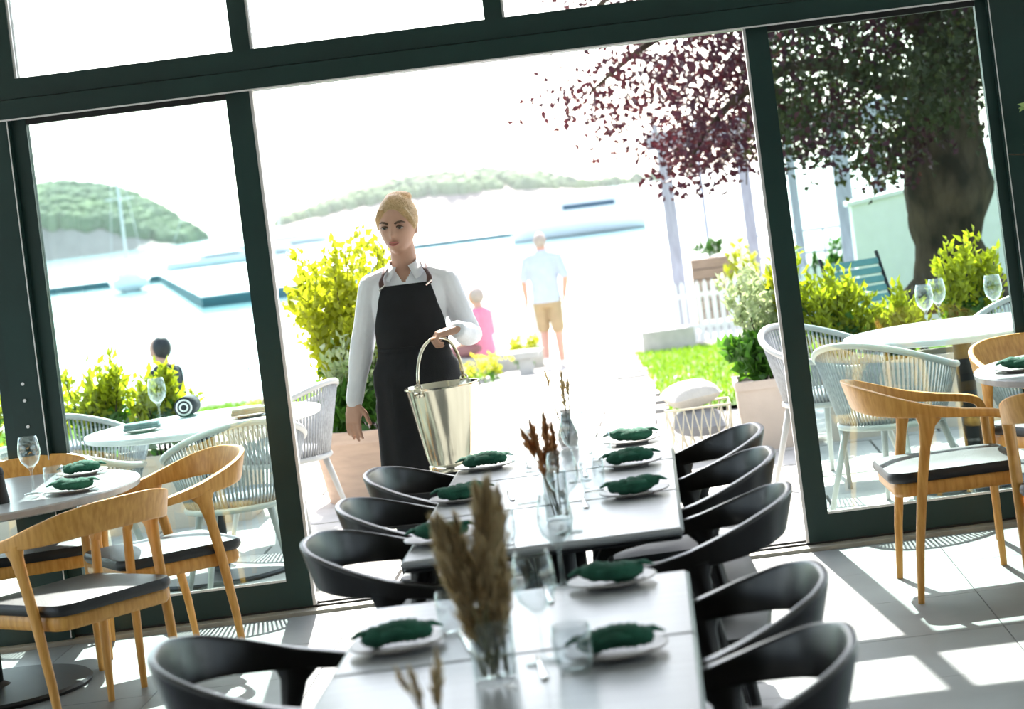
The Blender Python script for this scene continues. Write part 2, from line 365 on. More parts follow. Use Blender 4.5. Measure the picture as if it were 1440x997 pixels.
def door(n, x0, x1, wl, wr, y, edge, label):
    """sliding glass door between x0 and x1; stile widths wl, wr"""
    z0, zb, zt, z1 = 0.022, 0.133, 2.178, 2.204
    e = struct(empty('door_%d' % n, ((x0 + x1) / 2, y, z0))); tag(e, label, 'door')
    cx = (x0 + x1) / 2
    def p(nm, a, b, c, d, lo, hi, m=M_frame): return bar(nm, a - cx, b - cx, c, d, lo - z0, hi - z0, m, e)
    p('stile', x0, x0 + wl, -0.025, 0.025, z0, z1); p('stile', x1 - wr, x1, -0.025, 0.025, z0, z1)
    p('rail', x0 + wl, x1 - wr, -0.025, 0.025, z0, zb); p('rail', x0 + wl, x1 - wr, -0.022, 0.025, zt, z1, M_dark)
    p('pane', x0 + wl, x1 - wr, -0.004, 0.004, zb, zt, M_pane)
    p('bead', x0 + wl, x1 - wr, -0.024, -0.016, zb, zb + 0.010, M_edge)
    xs = x1 if edge > 0 else x0 - 0.012
    p('edge_strip', xs, xs + 0.012, -0.022, 0.022, z0, z1, M_edge)
    return e
door(1, -2.60, -1.59, 0.062, 0.10, WY, 1, 'sliding glass door on the left with dark green frame')
door(2, 0.515, 1.53, 0.092, 0.045, WY, -1, 'sliding glass door on the right with dark green frame')
def post(n, x0, x1, bright):
    t = struct(bar('trim_%d' % n, x0, x1, WY - 0.06, WY + 0.09, 0.012, 2.204)); 
    bar('bead_strip', bright, bright + 0.004, WY - 0.066, WY - 0.06, 0.02, 2.2, M_edge, t); return t
pl = post(21, -2.735, -2.600, -2.608)
for z in (1.10, 1.03, 0.92):
    MB().lathe([(0.007, 0), (0.007, 0.004)], 10).build('bolt', M_edge, pl, loc=(-2.675, WY - 0.066, z), rot=(PI/2, 0, 0))
post(22, 1.530, 1.78, 1.536)
for k, (a, b) in enumerate(((RX0, -4.2), (-4.2, -2.735), (1.78, 3.3), (3.3, RX1))):
    w = struct(empty('window_%d' % (20 + k), ((a + b) / 2, WY, 0.012))); cx = (a + b) / 2
    bar('stile', a - cx, a - cx + 0.05, -0.03, 0.03, 0, 2.19, M_frame, w); bar('stile', b - cx - 0.05, b - cx, -0.03, 0.03, 0, 2.19, M_frame, w)
    bar('rail', a - cx + 0.05, b - cx - 0.05, -0.03, 0.03, 0, 0.11, M_frame, w); bar('pane', a - cx + 0.05, b - cx - 0.05, -0.004, 0.004, 0.11, 2.19, M_pane, w)

# ------------------------------------------------------------------ the ground outside
SHORE, Y0S, DROP = 31.5, 14.0, 0.80
def gz(y): return 0.0 if y < Y0S else -DROP * min(1.0, (y - Y0S) / (30.5 - Y0S))
def on_g(px, py):
    lo, hi = 9.5, 31.5; u, v = uv(px, py)
    for _ in range(40):
        mid = (lo + hi) / 2
        if (CAM_H - gz(mid)) * F_PX / mid > v: lo = mid
        else: hi = mid
    return Vector((u * lo / F_PX, lo, gz(lo)))
ys = [9.38, 14.0, 16, 18, 20, 22, 24, 26, 28, 30.5, 31.5]
g = MB(); 
vs = []; fs = []
for y in ys: vs += [(-40, y, gz(y) - 0.03), (40, y, gz(y) - 0.03)]
vs += [(-40, SHORE, -3.2), (40, SHORE, -3.2)]
for k in range(len(ys)): fs.append((2*k, 2*k+1, 2*k+3, 2*k+2))
gr = struct(g.add(vs, fs).build('ground', M_soilg)); tag(gr, 'pale paved terrace and path running down to the water', 'ground')
slab_me = {}
for j in range(34):
    d = 0.58; y = 9.46 + d/2 + j * 0.6
    if y > 30.6: break
    for i in range(-9, 6):
        x = i * 0.8 + (0.4 if j % 2 else 0) - 0.1
        on_path = -2.35 < x < 0.05 - 0.02 * (y - 15)
        if y > 15.2 and not on_path: continue
        if x < -6 or x > 4.5: continue
        key = y >= Y0S
        if key not in slab_me:
            me = MB().box(-0.392, 0.392, -0.292, 0.292, -0.03, 0.0).mesh('paving_slab'); me.materials.append(M_pave); slab_me[key] = me
        s = bpy.data.objects.new('paving_slab', slab_me[key]); COL.objects.link(s); s.parent = gr
        s.location = (x, y, gz(y) + random.uniform(-0.002, 0.002)); s.rotation_euler = (-math.atan(DROP / 16.5) if key else 0, 0, 0)
# lawns with real blades
def lawn(name, x0f, x1f, y0, y1, n, label):
    vs, fs = [], []; k = 12
    for j in range(k + 1):
        y = y0 + (y1 - y0) * j / k; a, b = x0f(y), x1f(y)
        vs += [(a, y, gz(y) + 0.0), (b, y, gz(y) + 0.0)]
    for j in range(k): fs.append((2*j, 2*j+1, 2*j+3, 2*j+2))
    o = struct(MB().add(vs, fs).build(name, M_turf)); tag(o, label, 'lawn')
    y = rng.uniform(y0, y1, n); a = np.array([x0f(t) for t in y]); b = np.array([x1f(t) for t in y]); x = a + (b - a) * rng.random(n)
    z = np.array([gz(t) for t in y]) - 0.005
    dr = rng.normal(size=(n, 3)) * 0.45; dr[:, 2] = 1
    tag(link('grass_blades', leaf_mesh('grass_blades', np.stack([x, y, z], 1), dr, 0.07, 0.008), M_grass, o), kind='stuff')
lawn('lawn', lambda y: 0.02 - 0.028 * (y - 16), lambda y: 7.5, 16.0, 30.2, 26000, 'bright green lawn beside the path')
lawn('lawn', lambda y: -12.0, lambda y: -2.35, 24.0, 30.2, 9000, 'strip of lawn left of the path')
wat = struct(MB().add([(-1500, SHORE, -2.0), (1500, SHORE, -2.0), (1500, 3000, -2.0), (-1500, 3000, -2.0)], [(0, 1, 2, 3)]).build('sea', M_water)); tag(wat, 'bright calm sea inlet behind the garden', 'water')

# ------------------------------------------------------------------ furniture builders
def make_chair(wood, seat_m):
    """armchair with one bent rail that is backrest and arms; faces local +Y"""
    t = empty('dining_chair')
    half = [(0, -0.300, 0.742), (0.11, -0.290, 0.740), (0.205, -0.245, 0.727), (0.262, -0.165, 0.706), (0.284, -0.060, 0.684),
            (0.284, 0.060, 0.664), (0.274, 0.160, 0.650), (0.262, 0.212, 0.632), (0.256, 0.232, 0.590)]
    hh = [0.056, 0.055, 0.049, 0.037, 0.023, 0.016, 0.015, 0.016, 0.016]; ww = [0.0105, 0.0105, 0.0115, 0.015, 0.020, 0.022, 0.020, 0.018, 0.016]
    full = [(-x, y, z) for x, y, z in half[:0:-1]] + half
    H = hh[:0:-1] + hh; W = ww[:0:-1] + ww
    k = 5; P = catmull(full, k); idx = np.linspace(0, len(full) - 1, len(P))
    Hs = np.interp(idx, range(len(full)), H); Ws = np.interp(idx, range(len(full)), W)
    ups = []
    for (x, y, z), q in zip(P, idx):
        tilt = max(0, (-y - 0.05) / 0.25) * 0.28
        d = Vector((x, y + 0.02, 0)).normalized()
        w = max(0.0, 1 - min(q, len(full) - 1 - q) / 1.8)
        ups.append(tuple((Vector((0, 0, 1)) + d * tilt) * (1 - w) + Vector((0, 1, 0)) * w))
    smooth_angle(MB().sweep(P, list(Hs), list(Ws), ups, 28, 7.0, True, True).build('back_rail', wood, t), 38)
    for s in (-1, 1):
        pts = [(s*0.252, -0.165, 0), (s*0.258, -0.145, 0.20), (s*0.268, -0.112, 0.42), (s*0.277, -0.085, 0.56), (s*0.282, -0.070, 0.635), (s*0.284, -0.062, 0.672)]
        smooth_angle(MB().sweep(pts, [0.012, 0.016, 0.019, 0.020, 0.030, 0.055], [0.012, 0.016, 0.018, 0.018, 0.020, 0.020], [(0, 1, 0)] * 6, 12).build('leg', wood, t), 60)
        pts = [(s*0.246, 0.236, 0), (s*0.250, 0.236, 0.25), (s*0.254, 0.235, 0.45), (s*0.256, 0.232, 0.592)]
        smooth_angle(MB().sweep(pts, [0.012, 0.016, 0.0175, 0.016], [0.012, 0.016, 0.0175, 0.016], [(0, 1, 0)] * 4, 12).build('leg', wood, t), 60)
    fr = MB(); fr.rrect(0.240, 0.232, 0.05, 0.380, 0.430); o = fr.build('seat_frame', wood, t, loc=(0, 0.025, 0)); smooth_angle(o, 35)
    cu = MB(); cu.rrect(0.250, 0.246, 0.07, 0.430, 0.468, 0.010); o = cu.build('seat_cushion', seat_m, t, loc=(0, 0.022, 0)); smooth_angle(o, 50)
    return t
def make_rope_chair():
    t = empty('rope_chair')
    N = 33; top, bot = [], []
    for k in range(N):
        a = math.radians(-38 + 256 * k / (N - 1)) + PI      # opening faces +Y
        f = (1 - math.cos((k / (N - 1)) * 2 * PI)) / 2
        top.append((0.315 * math.cos(a), 0.02 + 0.315 * math.sin(a), 0.63 + 0.16 * f)); bot.append((0.235 * math.cos(a), 0.02 + 0.235 * math.sin(a), 0.415))
    MB().tube(top, 0.016, 8).build('top_rail', M_ropeframe, t, True)
    rp = MB()
    for k in range(N - 1):
        for q in (0.25, 0.75):
            a = Vector(top[k]).lerp(Vector(top[k+1]), q); b = Vector(bot[k]).lerp(Vector(bot[k+1]), q)
            rp.tube([a, a.lerp(b, 0.5) + Vector((0, 0, 0)), b], 0.0055, 5)
    tag(rp.build('rope_weave', M_rope, t, True), kind='stuff')
    ring = [(0.24*math.cos(2*PI*k/24), 0.02 + 0.24*math.sin(2*PI*k/24), 0.41) for k in range(25)]
    MB().tube(ring, 0.014, 8).build('seat_ring', M_ropeframe, t, True)
    MB().lathe([(0.10, 0.405), (0.22, 0.405), (0.235, 0.43), (0.22, 0.46), (0.1, 0.468), (0.01, 0.47)], 24, (0, 0.02, 0)).build('seat_cushion', M_cushgrey, t, True)
    for sx in (-1, 1):
        for sy in (-1, 1):
            MB().tube([(sx*0.15, 0.02 + sy*0.15, 0.41), (sx*0.24, 0.02 + sy*0.235, 0.0)], [0.018, 0.011], 8).build('leg', M_ropeframe, t, True)
    return t
PROTO = {'oak': make_chair(M_oak, M_leather), 'black': make_chair(M_black, M_leather), 'rope': make_rope_chair()}
USED = set()
def place(kind, x, y, face_deg, label, group):
    """face_deg: direction the sitter looks, 0 = +X, 90 = away from the camera"""
    if kind in USED: o = copy_tree(PROTO[kind])
    else: o = PROTO[kind]; USED.add(kind)
    o.location = (x, y, 0); o.rotation_euler = (0, 0, math.radians(face_deg - 90)); tag(o, label, 'chair', group); return o

# long row of small dining tables
T_Z = 0.74
def make_dtable():
    t = empty('dining_table')
    o = MB().rrect(0.3665, 0.343, 0.006, T_Z - 0.022, T_Z).build('tabletop', M_top, t)
    MB().rrect(0.360, 0.336, 0.006, T_Z - 0.034, T_Z - 0.022).build('underframe', M_dark, t)
    MB().tube([(0, 0, 0.03), (0, 0, T_Z - 0.034)], 0.032, 14).build('column', M_dark, t, True)
    for a in (0, PI/2):
        MB().box(-0.27, 0.27, -0.03, 0.03, 0.0, 0.03).build('foot', M_dark, t, rot=(0, 0, a + PI/4))
    return t
tab0 = make_dtable(); rows = [(7.365, 'far end table of the long row, nearest the open doorway', 0), (6.675, 'middle table of the three far joined tables in the long row', 0),
    (5.985, 'nearest of the three far joined tables, its front edge facing the gap', 0), (4.70, 'small grey table just nearer than the gap in the long row', 0), (4.01, 'closest grey table of the long row, cut by the bottom of the picture', 0)]
for k, (y, lb, _) in enumerate(rows):
    t = tab0 if k == 0 else copy_tree(tab0)
    t.location = (-0.368, y, 0); tag(t, lb, 'table', 'small grey tables joined in a long row')
# black chairs along the row
for k, (y, lb) in enumerate(((7.13, 'black armchair on the right of the row, farthest, by the doorway'), (6.51, 'black armchair on the right of the row, second from the doorway'),
        (5.76, 'black armchair on the right of the row, third from the doorway, beside the gap'), (4.55, 'black armchair on the right of the row, second nearest the camera'), (3.92, 'black armchair on the right of the row, nearest, cut by the bottom edge'))):
    place('black', -0.03 + [0, 0, 0.0, -0.012, -0.012][k], y, 180 + [4, 2, -4, 3, -2][k], lb, 'black armchairs along the table row')
for k, (y, lb) in enumerate(((7.20, 'black armchair on the left of the row, right behind the steel bucket'), (6.53, 'black armchair on the left of the row, second from the doorway'),
        (5.88, 'black armchair on the left of the row, third from the doorway'), (4.60, 'black armchair at the lower left, pushed to the closest table'))):
    place('black', -0.69 + [0.0, 0.0, 0.0, -0.12][k], y, [-3, 2, -3, 4][k], lb, 'black armchairs along the table row')

# round tables inside
def make_round(name, R, top_m, col_m, h=0.74):
    t = empty(name)
    smooth_angle(MB().lathe([(R - 0.02, h - 0.032), (R - 0.004, h - 0.026), (R, h - 0.006), (R - 0.004, h), (0.02, h)], 64).build('tabletop', top_m, t), 30)
    MB().lathe([(0.045, 0.02), (0.045, h - 0.06), (0.16, h - 0.032)], 24).build('column', col_m, t, True)
    smooth_angle(MB().lathe([(0.37, 0.0), (0.375, 0.012), (0.365, 0.022), (0.07, 0.03), (0.046, 0.045)], 48).build('base', col_m, t), 30)
    return t
rt = make_round('round_table', 0.64, M_top, M_dark); tag(rt, 'round grey table on a black pedestal at the left window', 'table'); rt.location = (-2.68, 8.36, 0)
rt2 = copy_tree(rt); tag(rt2, 'round grey table cut by the right edge of the picture', 'table'); rt2.location = (1.80, 8.32, 0)
place('oak', -2.10, 7.62, 141, 'oak armchair with its curved back to the camera at the left edge', 'oak armchairs')
place('oak', -1.98, 8.47, 212, 'oak armchair right of the left round table, turned towards it', 'oak armchairs')
place('oak', -2.62, 8.93, 283, 'oak armchair behind the left round table, back to the glass', 'oak armchairs')
place('oak', 0.965, 8.15, 2, 'oak armchair in profile left of the right round table', 'oak armchairs')
place('oak', 1.416, 7.40, 68, 'oak armchair cut by the right edge, seen from behind', 'oak armchairs')
place('oak', 1.56, 8.90, 296, 'oak armchair behind the right round table, by the window', 'oak armchairs')

# round tables and rope chairs on the terrace
ot = make_round('terrace_table', 0.56, M_outtop, M_dark); tag(ot, 'round pale terrace table behind the left sliding door', 'table', ); ot.location = (-2.22, 10.55, 0)
ot2 = copy_tree(ot); tag(ot2, 'round pale terrace table behind the right sliding door', 'table'); ot2.location = (1.42, 10.50, 0)
for x, y, a, lb in ((-2.00, 11.45, 160, 'grey rope armchair standing beside the left door edge in the opening'), (-2.72, 9.98, 50, 'grey rope armchair behind glass, near side of left terrace table'),
        (-1.95, 9.86, 112, 'grey rope armchair behind glass, close to the left door stile'), (-2.95, 11.1, 320, 'grey rope armchair behind the left terrace table by the shrubs'),
        (0.80, 11.10, 318, 'grey rope armchair peeking out left of the right door'), (0.98, 9.92, 50, 'grey rope armchair behind glass, left of the right terrace table'),
        (1.70, 9.80, 100, 'grey rope armchair behind glass, near side of right terrace table'), (1.85, 11.20, 240, 'grey rope armchair behind the right terrace table by the shrub')):
    place('rope', x, y, a, lb, 'rope armchairs on the terrace')

# ------------------------------------------------------------------ tableware
plate_me = MB().lathe([(0.055, 0.0), (0.058, 0.004), (0.100, 0.013), (0.102, 0.016), (0.098, 0.017), (0.060, 0.008), (0.01, 0.007)], 32).mesh('plate')
def napkin_mesh(seed, L=0.150):
    r = random.Random(seed); P, H, W = [], [], []; n = 22
    for k in range(n):
        t = k / (n - 1); q = math.sin(PI * min(1, max(0, t))) ** 0.35 if 0 < t < 1 else 0
        lump = 1 + 0.16 * math.sin(t * 9 + r.uniform(0, 6)) + r.uniform(-0.05, 0.05)
        P.append((-L/2 + L * t, 0.006 * math.sin(t * 7 + seed), 0.020 + 0.004 * math.sin(t * 5 + seed)))
        H.append(0.003 + 0.020 * q * lump); W.append(0.006 + 0.032 * q * (1 + 0.1 * math.sin(t * 11 + seed)))
    mb = MB(); mb.sweep(P, H, W, [(0, 0, 1)] * n, 16, 2.2)
    for s in (-1, 1):   # loose folded corner at each end
        mb.sweep([(s*(L/2 - 0.03), 0.01, 0.026), (s*(L/2 + 0.0), 0.004, 0.030), (s*(L/2 + 0.022), -0.004, 0.022)], [0.009, 0.006, 0.002], [0.022, 0.016, 0.005], [(0, 0, 1)] * 3, 8)
    fl = [(-L/2 + 0.04, -0.030, 0.026), (0, -0.034, 0.031), (L/2 - 0.04, -0.028, 0.028)]
    mb.sweep(fl, [0.004] * 3, [0.012, 0.014, 0.011], [(0, -0.5, 1)] * 3, 8)
    return mb.mesh('napkin')
nap_me = [napkin_mesh(s) for s in (1, 5, 9)]
knife_me = MB().sweep([(0, -0.10, 0.004), (0, -0.02, 0.005), (0, 0.0, 0.004), (0, 0.09, 0.003), (0, 0.105, 0.003)], [0.003, 0.004, 0.002, 0.0015, 0.001], [0.005, 0.006, 0.006, 0.009, 0.002], [(0, 0, 1)] * 5, 8).mesh('knife')
def setting(x, y, z, rot, where, i, knife=True, m=M_napkin, grp=''):
    p = link('plate', plate_me, M_plate, None, True, (x, y, z)); tag(p, 'small stoneware plate under green napkin, ' + where, 'plate', 'stoneware plates' + grp)
    n = link('napkin', nap_me[i % 3], m, None, True, (x, y, z + 0.0115), (0, 0, rot)); tag(n, 'rolled dark green linen napkin, ' + where, 'napkin', 'rolled green napkins' + grp)
    if knife:
        k = link('knife', knife_me, M_cutlery, None, True, (x - 0.145 * (1 if x > -0.368 else -1), y - 0.04, z), (0, 0, rot + PI)); tag(k, 'steel table knife beside plate, ' + where, 'knife', 'steel knives')
ords = ['farthest', 'second', 'third', 'fourth', 'nearest']
for k, (px, py) in enumerate(((889, 623), (887, 655), (893, 696), (862, 822), (868, 921))):
    c = on_z(px, py, T_Z); c.y = min(c.y, 7.56)
    setting(c.x, c.y, T_Z, math.radians(3 + k), 'right side of the long row, %s from the doorway' % ords[k], k)
for k, (px, py) in enumerate(((683, 659), (652, 704), (622, 762), (560, 912))):
    c = on_z(px, py, T_Z)
    setting(c.x, c.y, T_Z, math.radians(6 + 2 * k), 'left side of the long row, %s from the doorway' % ['farthest', 'second', 'third', 'nearest'][k], k + 1)
for k, (px, py, w) in enumerate(((104, 692, 'front setting on the left round table'), (116, 668, 'back setting on the left round table'))):
    c = on_z(px, py, 0.74); setting(c.x, c.y, 0.74, math.radians([8, 4][k]), w, k, False)
c = on_z(1437, 521, 0.74); setting(c.x, c.y, 0.74, math.radians(5), 'on the right round table at the picture edge', 0, False)

wine_me = MB().lathe([(0.036, 0.0), (0.034, 0.003), (0.006, 0.007), (0.0042, 0.02), (0.0042, 0.085), (0.012, 0.098), (0.034, 0.122), (0.042, 0.15), (0.040, 0.18), (0.033, 0.215),
    (0.0318, 0.215), (0.0385, 0.18), (0.0405, 0.15), (0.033, 0.124), (0.010, 0.101), (0.001, 0.099)], 28).mesh('wine_glass')
tumb_me = MB().lathe([(0.030, 0.0), (0.036, 0.03), (0.038, 0.06), (0.036, 0.092), (0.0348, 0.092), (0.0365, 0.06), (0.0345, 0.032), (0.027, 0.010), (0.001, 0.009)], 28).mesh('tumbler')
def wine(x, y, z, label, s=1.0):
    o = link('wine_glass', wine_me, M_clear, None, True, (x, y, z)); o.scale = (s, s, s); tag(o, label, 'wine glass', 'clear wine glasses')
def tumbler(x, y, z, label):
    o = link('tumbler', tumb_me, M_clear, None, True, (x, y, z)); tag(o, label, 'glass', 'clear water tumblers')
for px, py, lb in ((48, 694, 'clear wine glass on the left round table'),):
    c = on_z(px, py, 0.74); wine(c.x, c.y, 0.74, lb)
c = on_z(78, 690, 0.74); tumbler(c.x, c.y, 0.74, 'clear tumbler beside the wine glass on left round table')
for x, y, w in ((-0.30, 4.24, 'on the closest table beside the dried grass'), (-0.29, 5.02, 'at the far edge of the table nearer than the gap'), (-0.30, 5.78, 'on the third table beside the straight glass vase'),
        (-0.44, 6.42, 'on the middle far table, left of centre'), (-0.30, 6.75, 'on the middle far table, right of centre'), (-0.45, 7.12, 'on the farthest table, left of centre')):
    wine(x, y, T_Z, 'clear wine glass ' + w)
for x, y, w in ((-0.235, 4.12, 'on the closest table right of the dried grass'), (-0.47, 5.70, 'on the third table near its front edge'), (-0.25, 6.50, 'on the middle far table'), (-0.24, 7.18, 'on the farthest table'), (-0.50, 4.62, 'on the table nearer than the gap, left of the vase')):
    tumbler(x, y, T_Z, 'clear water tumbler ' + w)
for x, y, lb in ((-2.44, 10.62, 'clear wine glass on the left terrace table, left one'), (-2.03, 10.66, 'clear wine glass on the left terrace table, right one'),
        (1.26, 10.42, 'clear wine glass on the right terrace table, left one'), (1.60, 10.50, 'clear wine glass on the right terrace table, right one'), (1.36, 10.72, 'clear wine glass at the back of the right terrace table')):
    wine(x, y, 0.74, lb, 1.05)
for x, y, w in ((-2.47, 10.36, 'left front of the left terrace table'), (-1.98, 10.45, 'right side of the left terrace table')):
    p = link('plate', plate_me, M_plate, None, True, (x, y, 0.74)); tag(p, 'small plate under sage napkin, ' + w, 'plate', 'terrace plates')
    n = MB(); n.rrect(0.085, 0.05, 0.01, 0.0, 0.014); n.rrect(0.08, 0.046, 0.01, 0.014, 0.028, 0.004)
    n = smooth_angle(n.build('napkin', M_napgrey, None, False, (x, y, 0.756), (0, 0, 0.15)), 35); tag(n, 'folded sage green napkin, ' + w, 'napkin', 'folded terrace napkins')
tent = MB().loft([[(-0.06, -0.05, 0), (0.06, -0.05, 0), (0.06, 0.05, 0), (-0.06, 0.05, 0)], [(-0.035, -0.012, 0.05), (0.03, -0.012, 0.05), (0.03, 0.012, 0.05), (-0.035, 0.012, 0.05)], [(-0.012, -0.003, 0.10), (0.004, -0.003, 0.10), (0.004, 0.003, 0.10), (-0.012, 0.003, 0.10)]]).build('napkin', M_napgrey, None, False, (-1.93, 10.80, 0.74))
tag(tent, 'sage napkin folded upright into a pointed sail on terrace table', 'napkin')
mill = empty('pepper_mill', (on_z(2, 708, 0.74).x, on_z(2, 708, 0.74).y, 0.74)); tag(mill, 'black tapered pepper mill at the left edge on the round table', 'pepper mill')
MB().lathe([(0.030, 0.0), (0.031, 0.006), (0.024, 0.06), (0.020, 0.10), (0.021, 0.105)], 24).build('body', M_dark, mill, True)
MB().lathe([(0.021, 0.105), (0.022, 0.112), (0.018, 0.13), (0.005, 0.138)], 24).build('cap', M_dark, mill, True)

# vases with dried grasses
def vase(name, x, y, prof, m, label, n=28):
    o = MB().lathe(prof, n).build(name, m, None, True, (x, y, T_Z)); tag(o, label, 'vase'); return o
def plume(mb_st, tuft_pos, tuft_dir, base, tip, head, n, spread):
    base, tip = Vector(base), Vector(tip); mid = base.lerp(tip, 0.5) + Vector((random.uniform(-0.006, 0.006), random.uniform(-0.006, 0.006), 0))
    mb_st.tube([base, mid, tip], [0.0022, 0.0018, 0.0012], 5)
    ax = (tip - mid).normalized()
    for _ in range(n):
        t = random.random(); c = tip - ax * head * (1 - t); w = spread * math.sin(PI * min(0.97, 0.12 + 0.88 * t)) 
        a = random.uniform(0, 2*PI); off = Vector((math.cos(a), math.sin(a), 0)) * w * random.random()
        tuft_pos.append(c + off * 0.4); tuft_dir.append(ax * 1.0 + off / max(spread, 1e-4) * 0.45)
def bunch(x, y, z, stems, label, m=M_dry, L=0.030, W=0.0028):
    e = empty('dried_grass', (x, y, z)); tag(e, label, 'dried grass'); st, tp, td = MB(), [], []
    for b, t, h, n, sp in stems: plume(st, tp, td, b, t, h, n, sp)
    st.build('stems', M_stem, e, True)
    tag(link('plumes', leaf_mesh('plumes', [tuple(p) for p in tp], [tuple(p) for p in td], L, W), m, e), kind='stuff')
def cyl_prof(r, h, w=0.003): return [(r*0.92, 0), (r, 0.004), (r, h), (r - w, h), (r - w, 0.014), (0.001, 0.012)]
c = on_z(786, 732, T_Z)
vase('vase', c.x, c.y, cyl_prof(0.034, 0.135), M_clear, 'straight clear glass vase with rust brown dried grass')
bunch(c.x, c.y, T_Z + 0.015, [((0.01, 0, 0), (-0.065, 0, 0.225), 0.07, 130, 0.020), ((-0.01, 0.005, 0), (-0.045, 0.02, 0.245), 0.08, 140, 0.018), ((0, -0.008, 0), (-0.005, -0.01, 0.265), 0.15, 330, 0.018),
    ((0.008, 0.01, 0), (0.012, 0.01, 0.235), 0.13, 220, 0.014), ((0, 0, 0), (-0.03, -0.02, 0.19), 0.09, 150, 0.018), ((0.005, 0, 0), (-0.015, 0.0, 0.17), 0.12, 200, 0.016)], 'rust brown dried grass in the straight glass vase', M_dry2, 0.026, 0.0035)
vase('vase', -0.385, 4.13, cyl_prof(0.042, 0.12), M_clear, 'blurred clear glass vase with tall beige grass near the camera')
st = []
for k in range(22):
    a = random.uniform(0, 2*PI); r = random.uniform(0.3, 1)
    tipx = (-0.052 if k % 2 else 0.022) + random.uniform(-0.022, 0.022); tz = random.uniform(0.20, 0.29) if k % 2 else random.uniform(0.26, 0.345)
    st.append(((0.025*math.cos(a), 0.025*math.sin(a), 0), (tipx, 0.045*math.sin(a)*r, tz), random.uniform(0.10, 0.15), 420, 0.026))
for k in range(10): st.append(((0.0, 0, 0), (random.uniform(-0.045, 0.055), random.uniform(-0.03, 0.03), random.uniform(0.12, 0.19)), 0.11, 200, 0.020))
bunch(-0.385, 4.13, T_Z + 0.014, st, 'tall beige dried grass blurred in the foreground', M_dry, 0.040, 0.0018)
c = on_z(795, 622, T_Z); vy = min(c.y, 7.62); vx = -0.36
vase('bud_vase', vx, vy, [(0.018, 0), (0.030, 0.004), (0.036, 0.03), (0.034, 0.055), (0.018, 0.10), (0.015, 0.125), (0.018, 0.135), (0.0165, 0.135), (0.0135, 0.124), (0.016, 0.1), (0.031, 0.055), (0.033, 0.03), (0.026, 0.01), (0.001, 0.009)], M_smoke, 'smoky glass bud vase at the far end of the table row')
bunch(vx, vy, T_Z + 0.012, [((0, 0, 0), (0.004, 0, 0.24), 0.07, 70, 0.012), ((0, 0, 0), (-0.05, 0.01, 0.25), 0.05, 30, 0.010), ((0, 0, 0), (0.022, -0.01, 0.215), 0.05, 40, 0.010), ((0, 0, 0), (0.0, 0.01, 0.2), 0.08, 60, 0.010)], 'few thin dried stalks in the smoky bud vase', M_dry, 0.022, 0.003)
vase('small_vase', -0.43, 3.52, cyl_prof(0.026, 0.085), M_clear, 'small glass vase at the very bottom of the picture')
bunch(-0.43, 3.52, T_Z + 0.014, [((0, 0, 0), (-0.03, 0, 0.145), 0.06, 90, 0.010), ((0, 0, 0), (0.012, 0, 0.165), 0.07, 110, 0.010), ((0, 0, 0), (0.0, 0.01, 0.135), 0.05, 80, 0.009), ((0, 0, 0), (-0.05, 0.0, 0.15), 0.04, 50, 0.008)], 'thin dried stalks at the very bottom of the picture', M_dry, 0.022, 0.0026)

# ------------------------------------------------------------------ people
def rot_about(d, ax, ang): return Matrix.Rotation(ang, 3, ax) @ d
def hand(mb, wrist, fdir, pn, side, curl, s=1.0):
    """palm, four unequal bent fingers and a thumb; pn = where the palm faces, side = +1/-1 picks the thumb's side"""
    w = Vector(wrist); f = Vector(fdir).normalized(); p = Vector(pn); p = (p - f * p.dot(f)).normalized(); sd = f.cross(p) * side
    up = [tuple(p)] * 4
    mb.sweep([w - f*0.02*s, w + f*0.015*s, w + f*0.05*s, w + f*0.088*s], [0.020*s, 0.019*s, 0.016*s, 0.012*s], [0.024*s, 0.032*s, 0.039*s, 0.036*s], up, 14, 2.4)
    ax = f.cross(p)
    for off, L in ((0.028, 0.066), (0.0095, 0.076), (-0.0095, 0.070), (-0.027, 0.054)):
        b = w + f*0.078*s + sd*off*s; d = (f + sd*off*1.6).normalized(); pts = [b]; rr = [0.0092*s]
        for q, (fr, cu) in enumerate(((0.42, curl[0]), (0.31, curl[1]), (0.27, curl[2]))):
            d = rot_about(d, ax, cu); pts.append(pts[-1] + d*L*fr*s*1.12); rr.append([0.0086, 0.0078, 0.0064][q]*s)
        mb.limb(pts, rr, 10)
    b = w + f*0.022*s + sd*0.026*s; d = (f*0.62 + sd*0.62 + p*0.35).normalized(); m = b + d*0.036*s; d2 = (f*0.85 + sd*0.15 + p*0.5).normalized(); m2 = m + d2*0.030*s
    mb.limb([b, m, m2, m2 + (d2 + p*0.3).normalized()*0.020*s], [0.0135*s, 0.0105*s, 0.0095*s, 0.0075*s], 10)
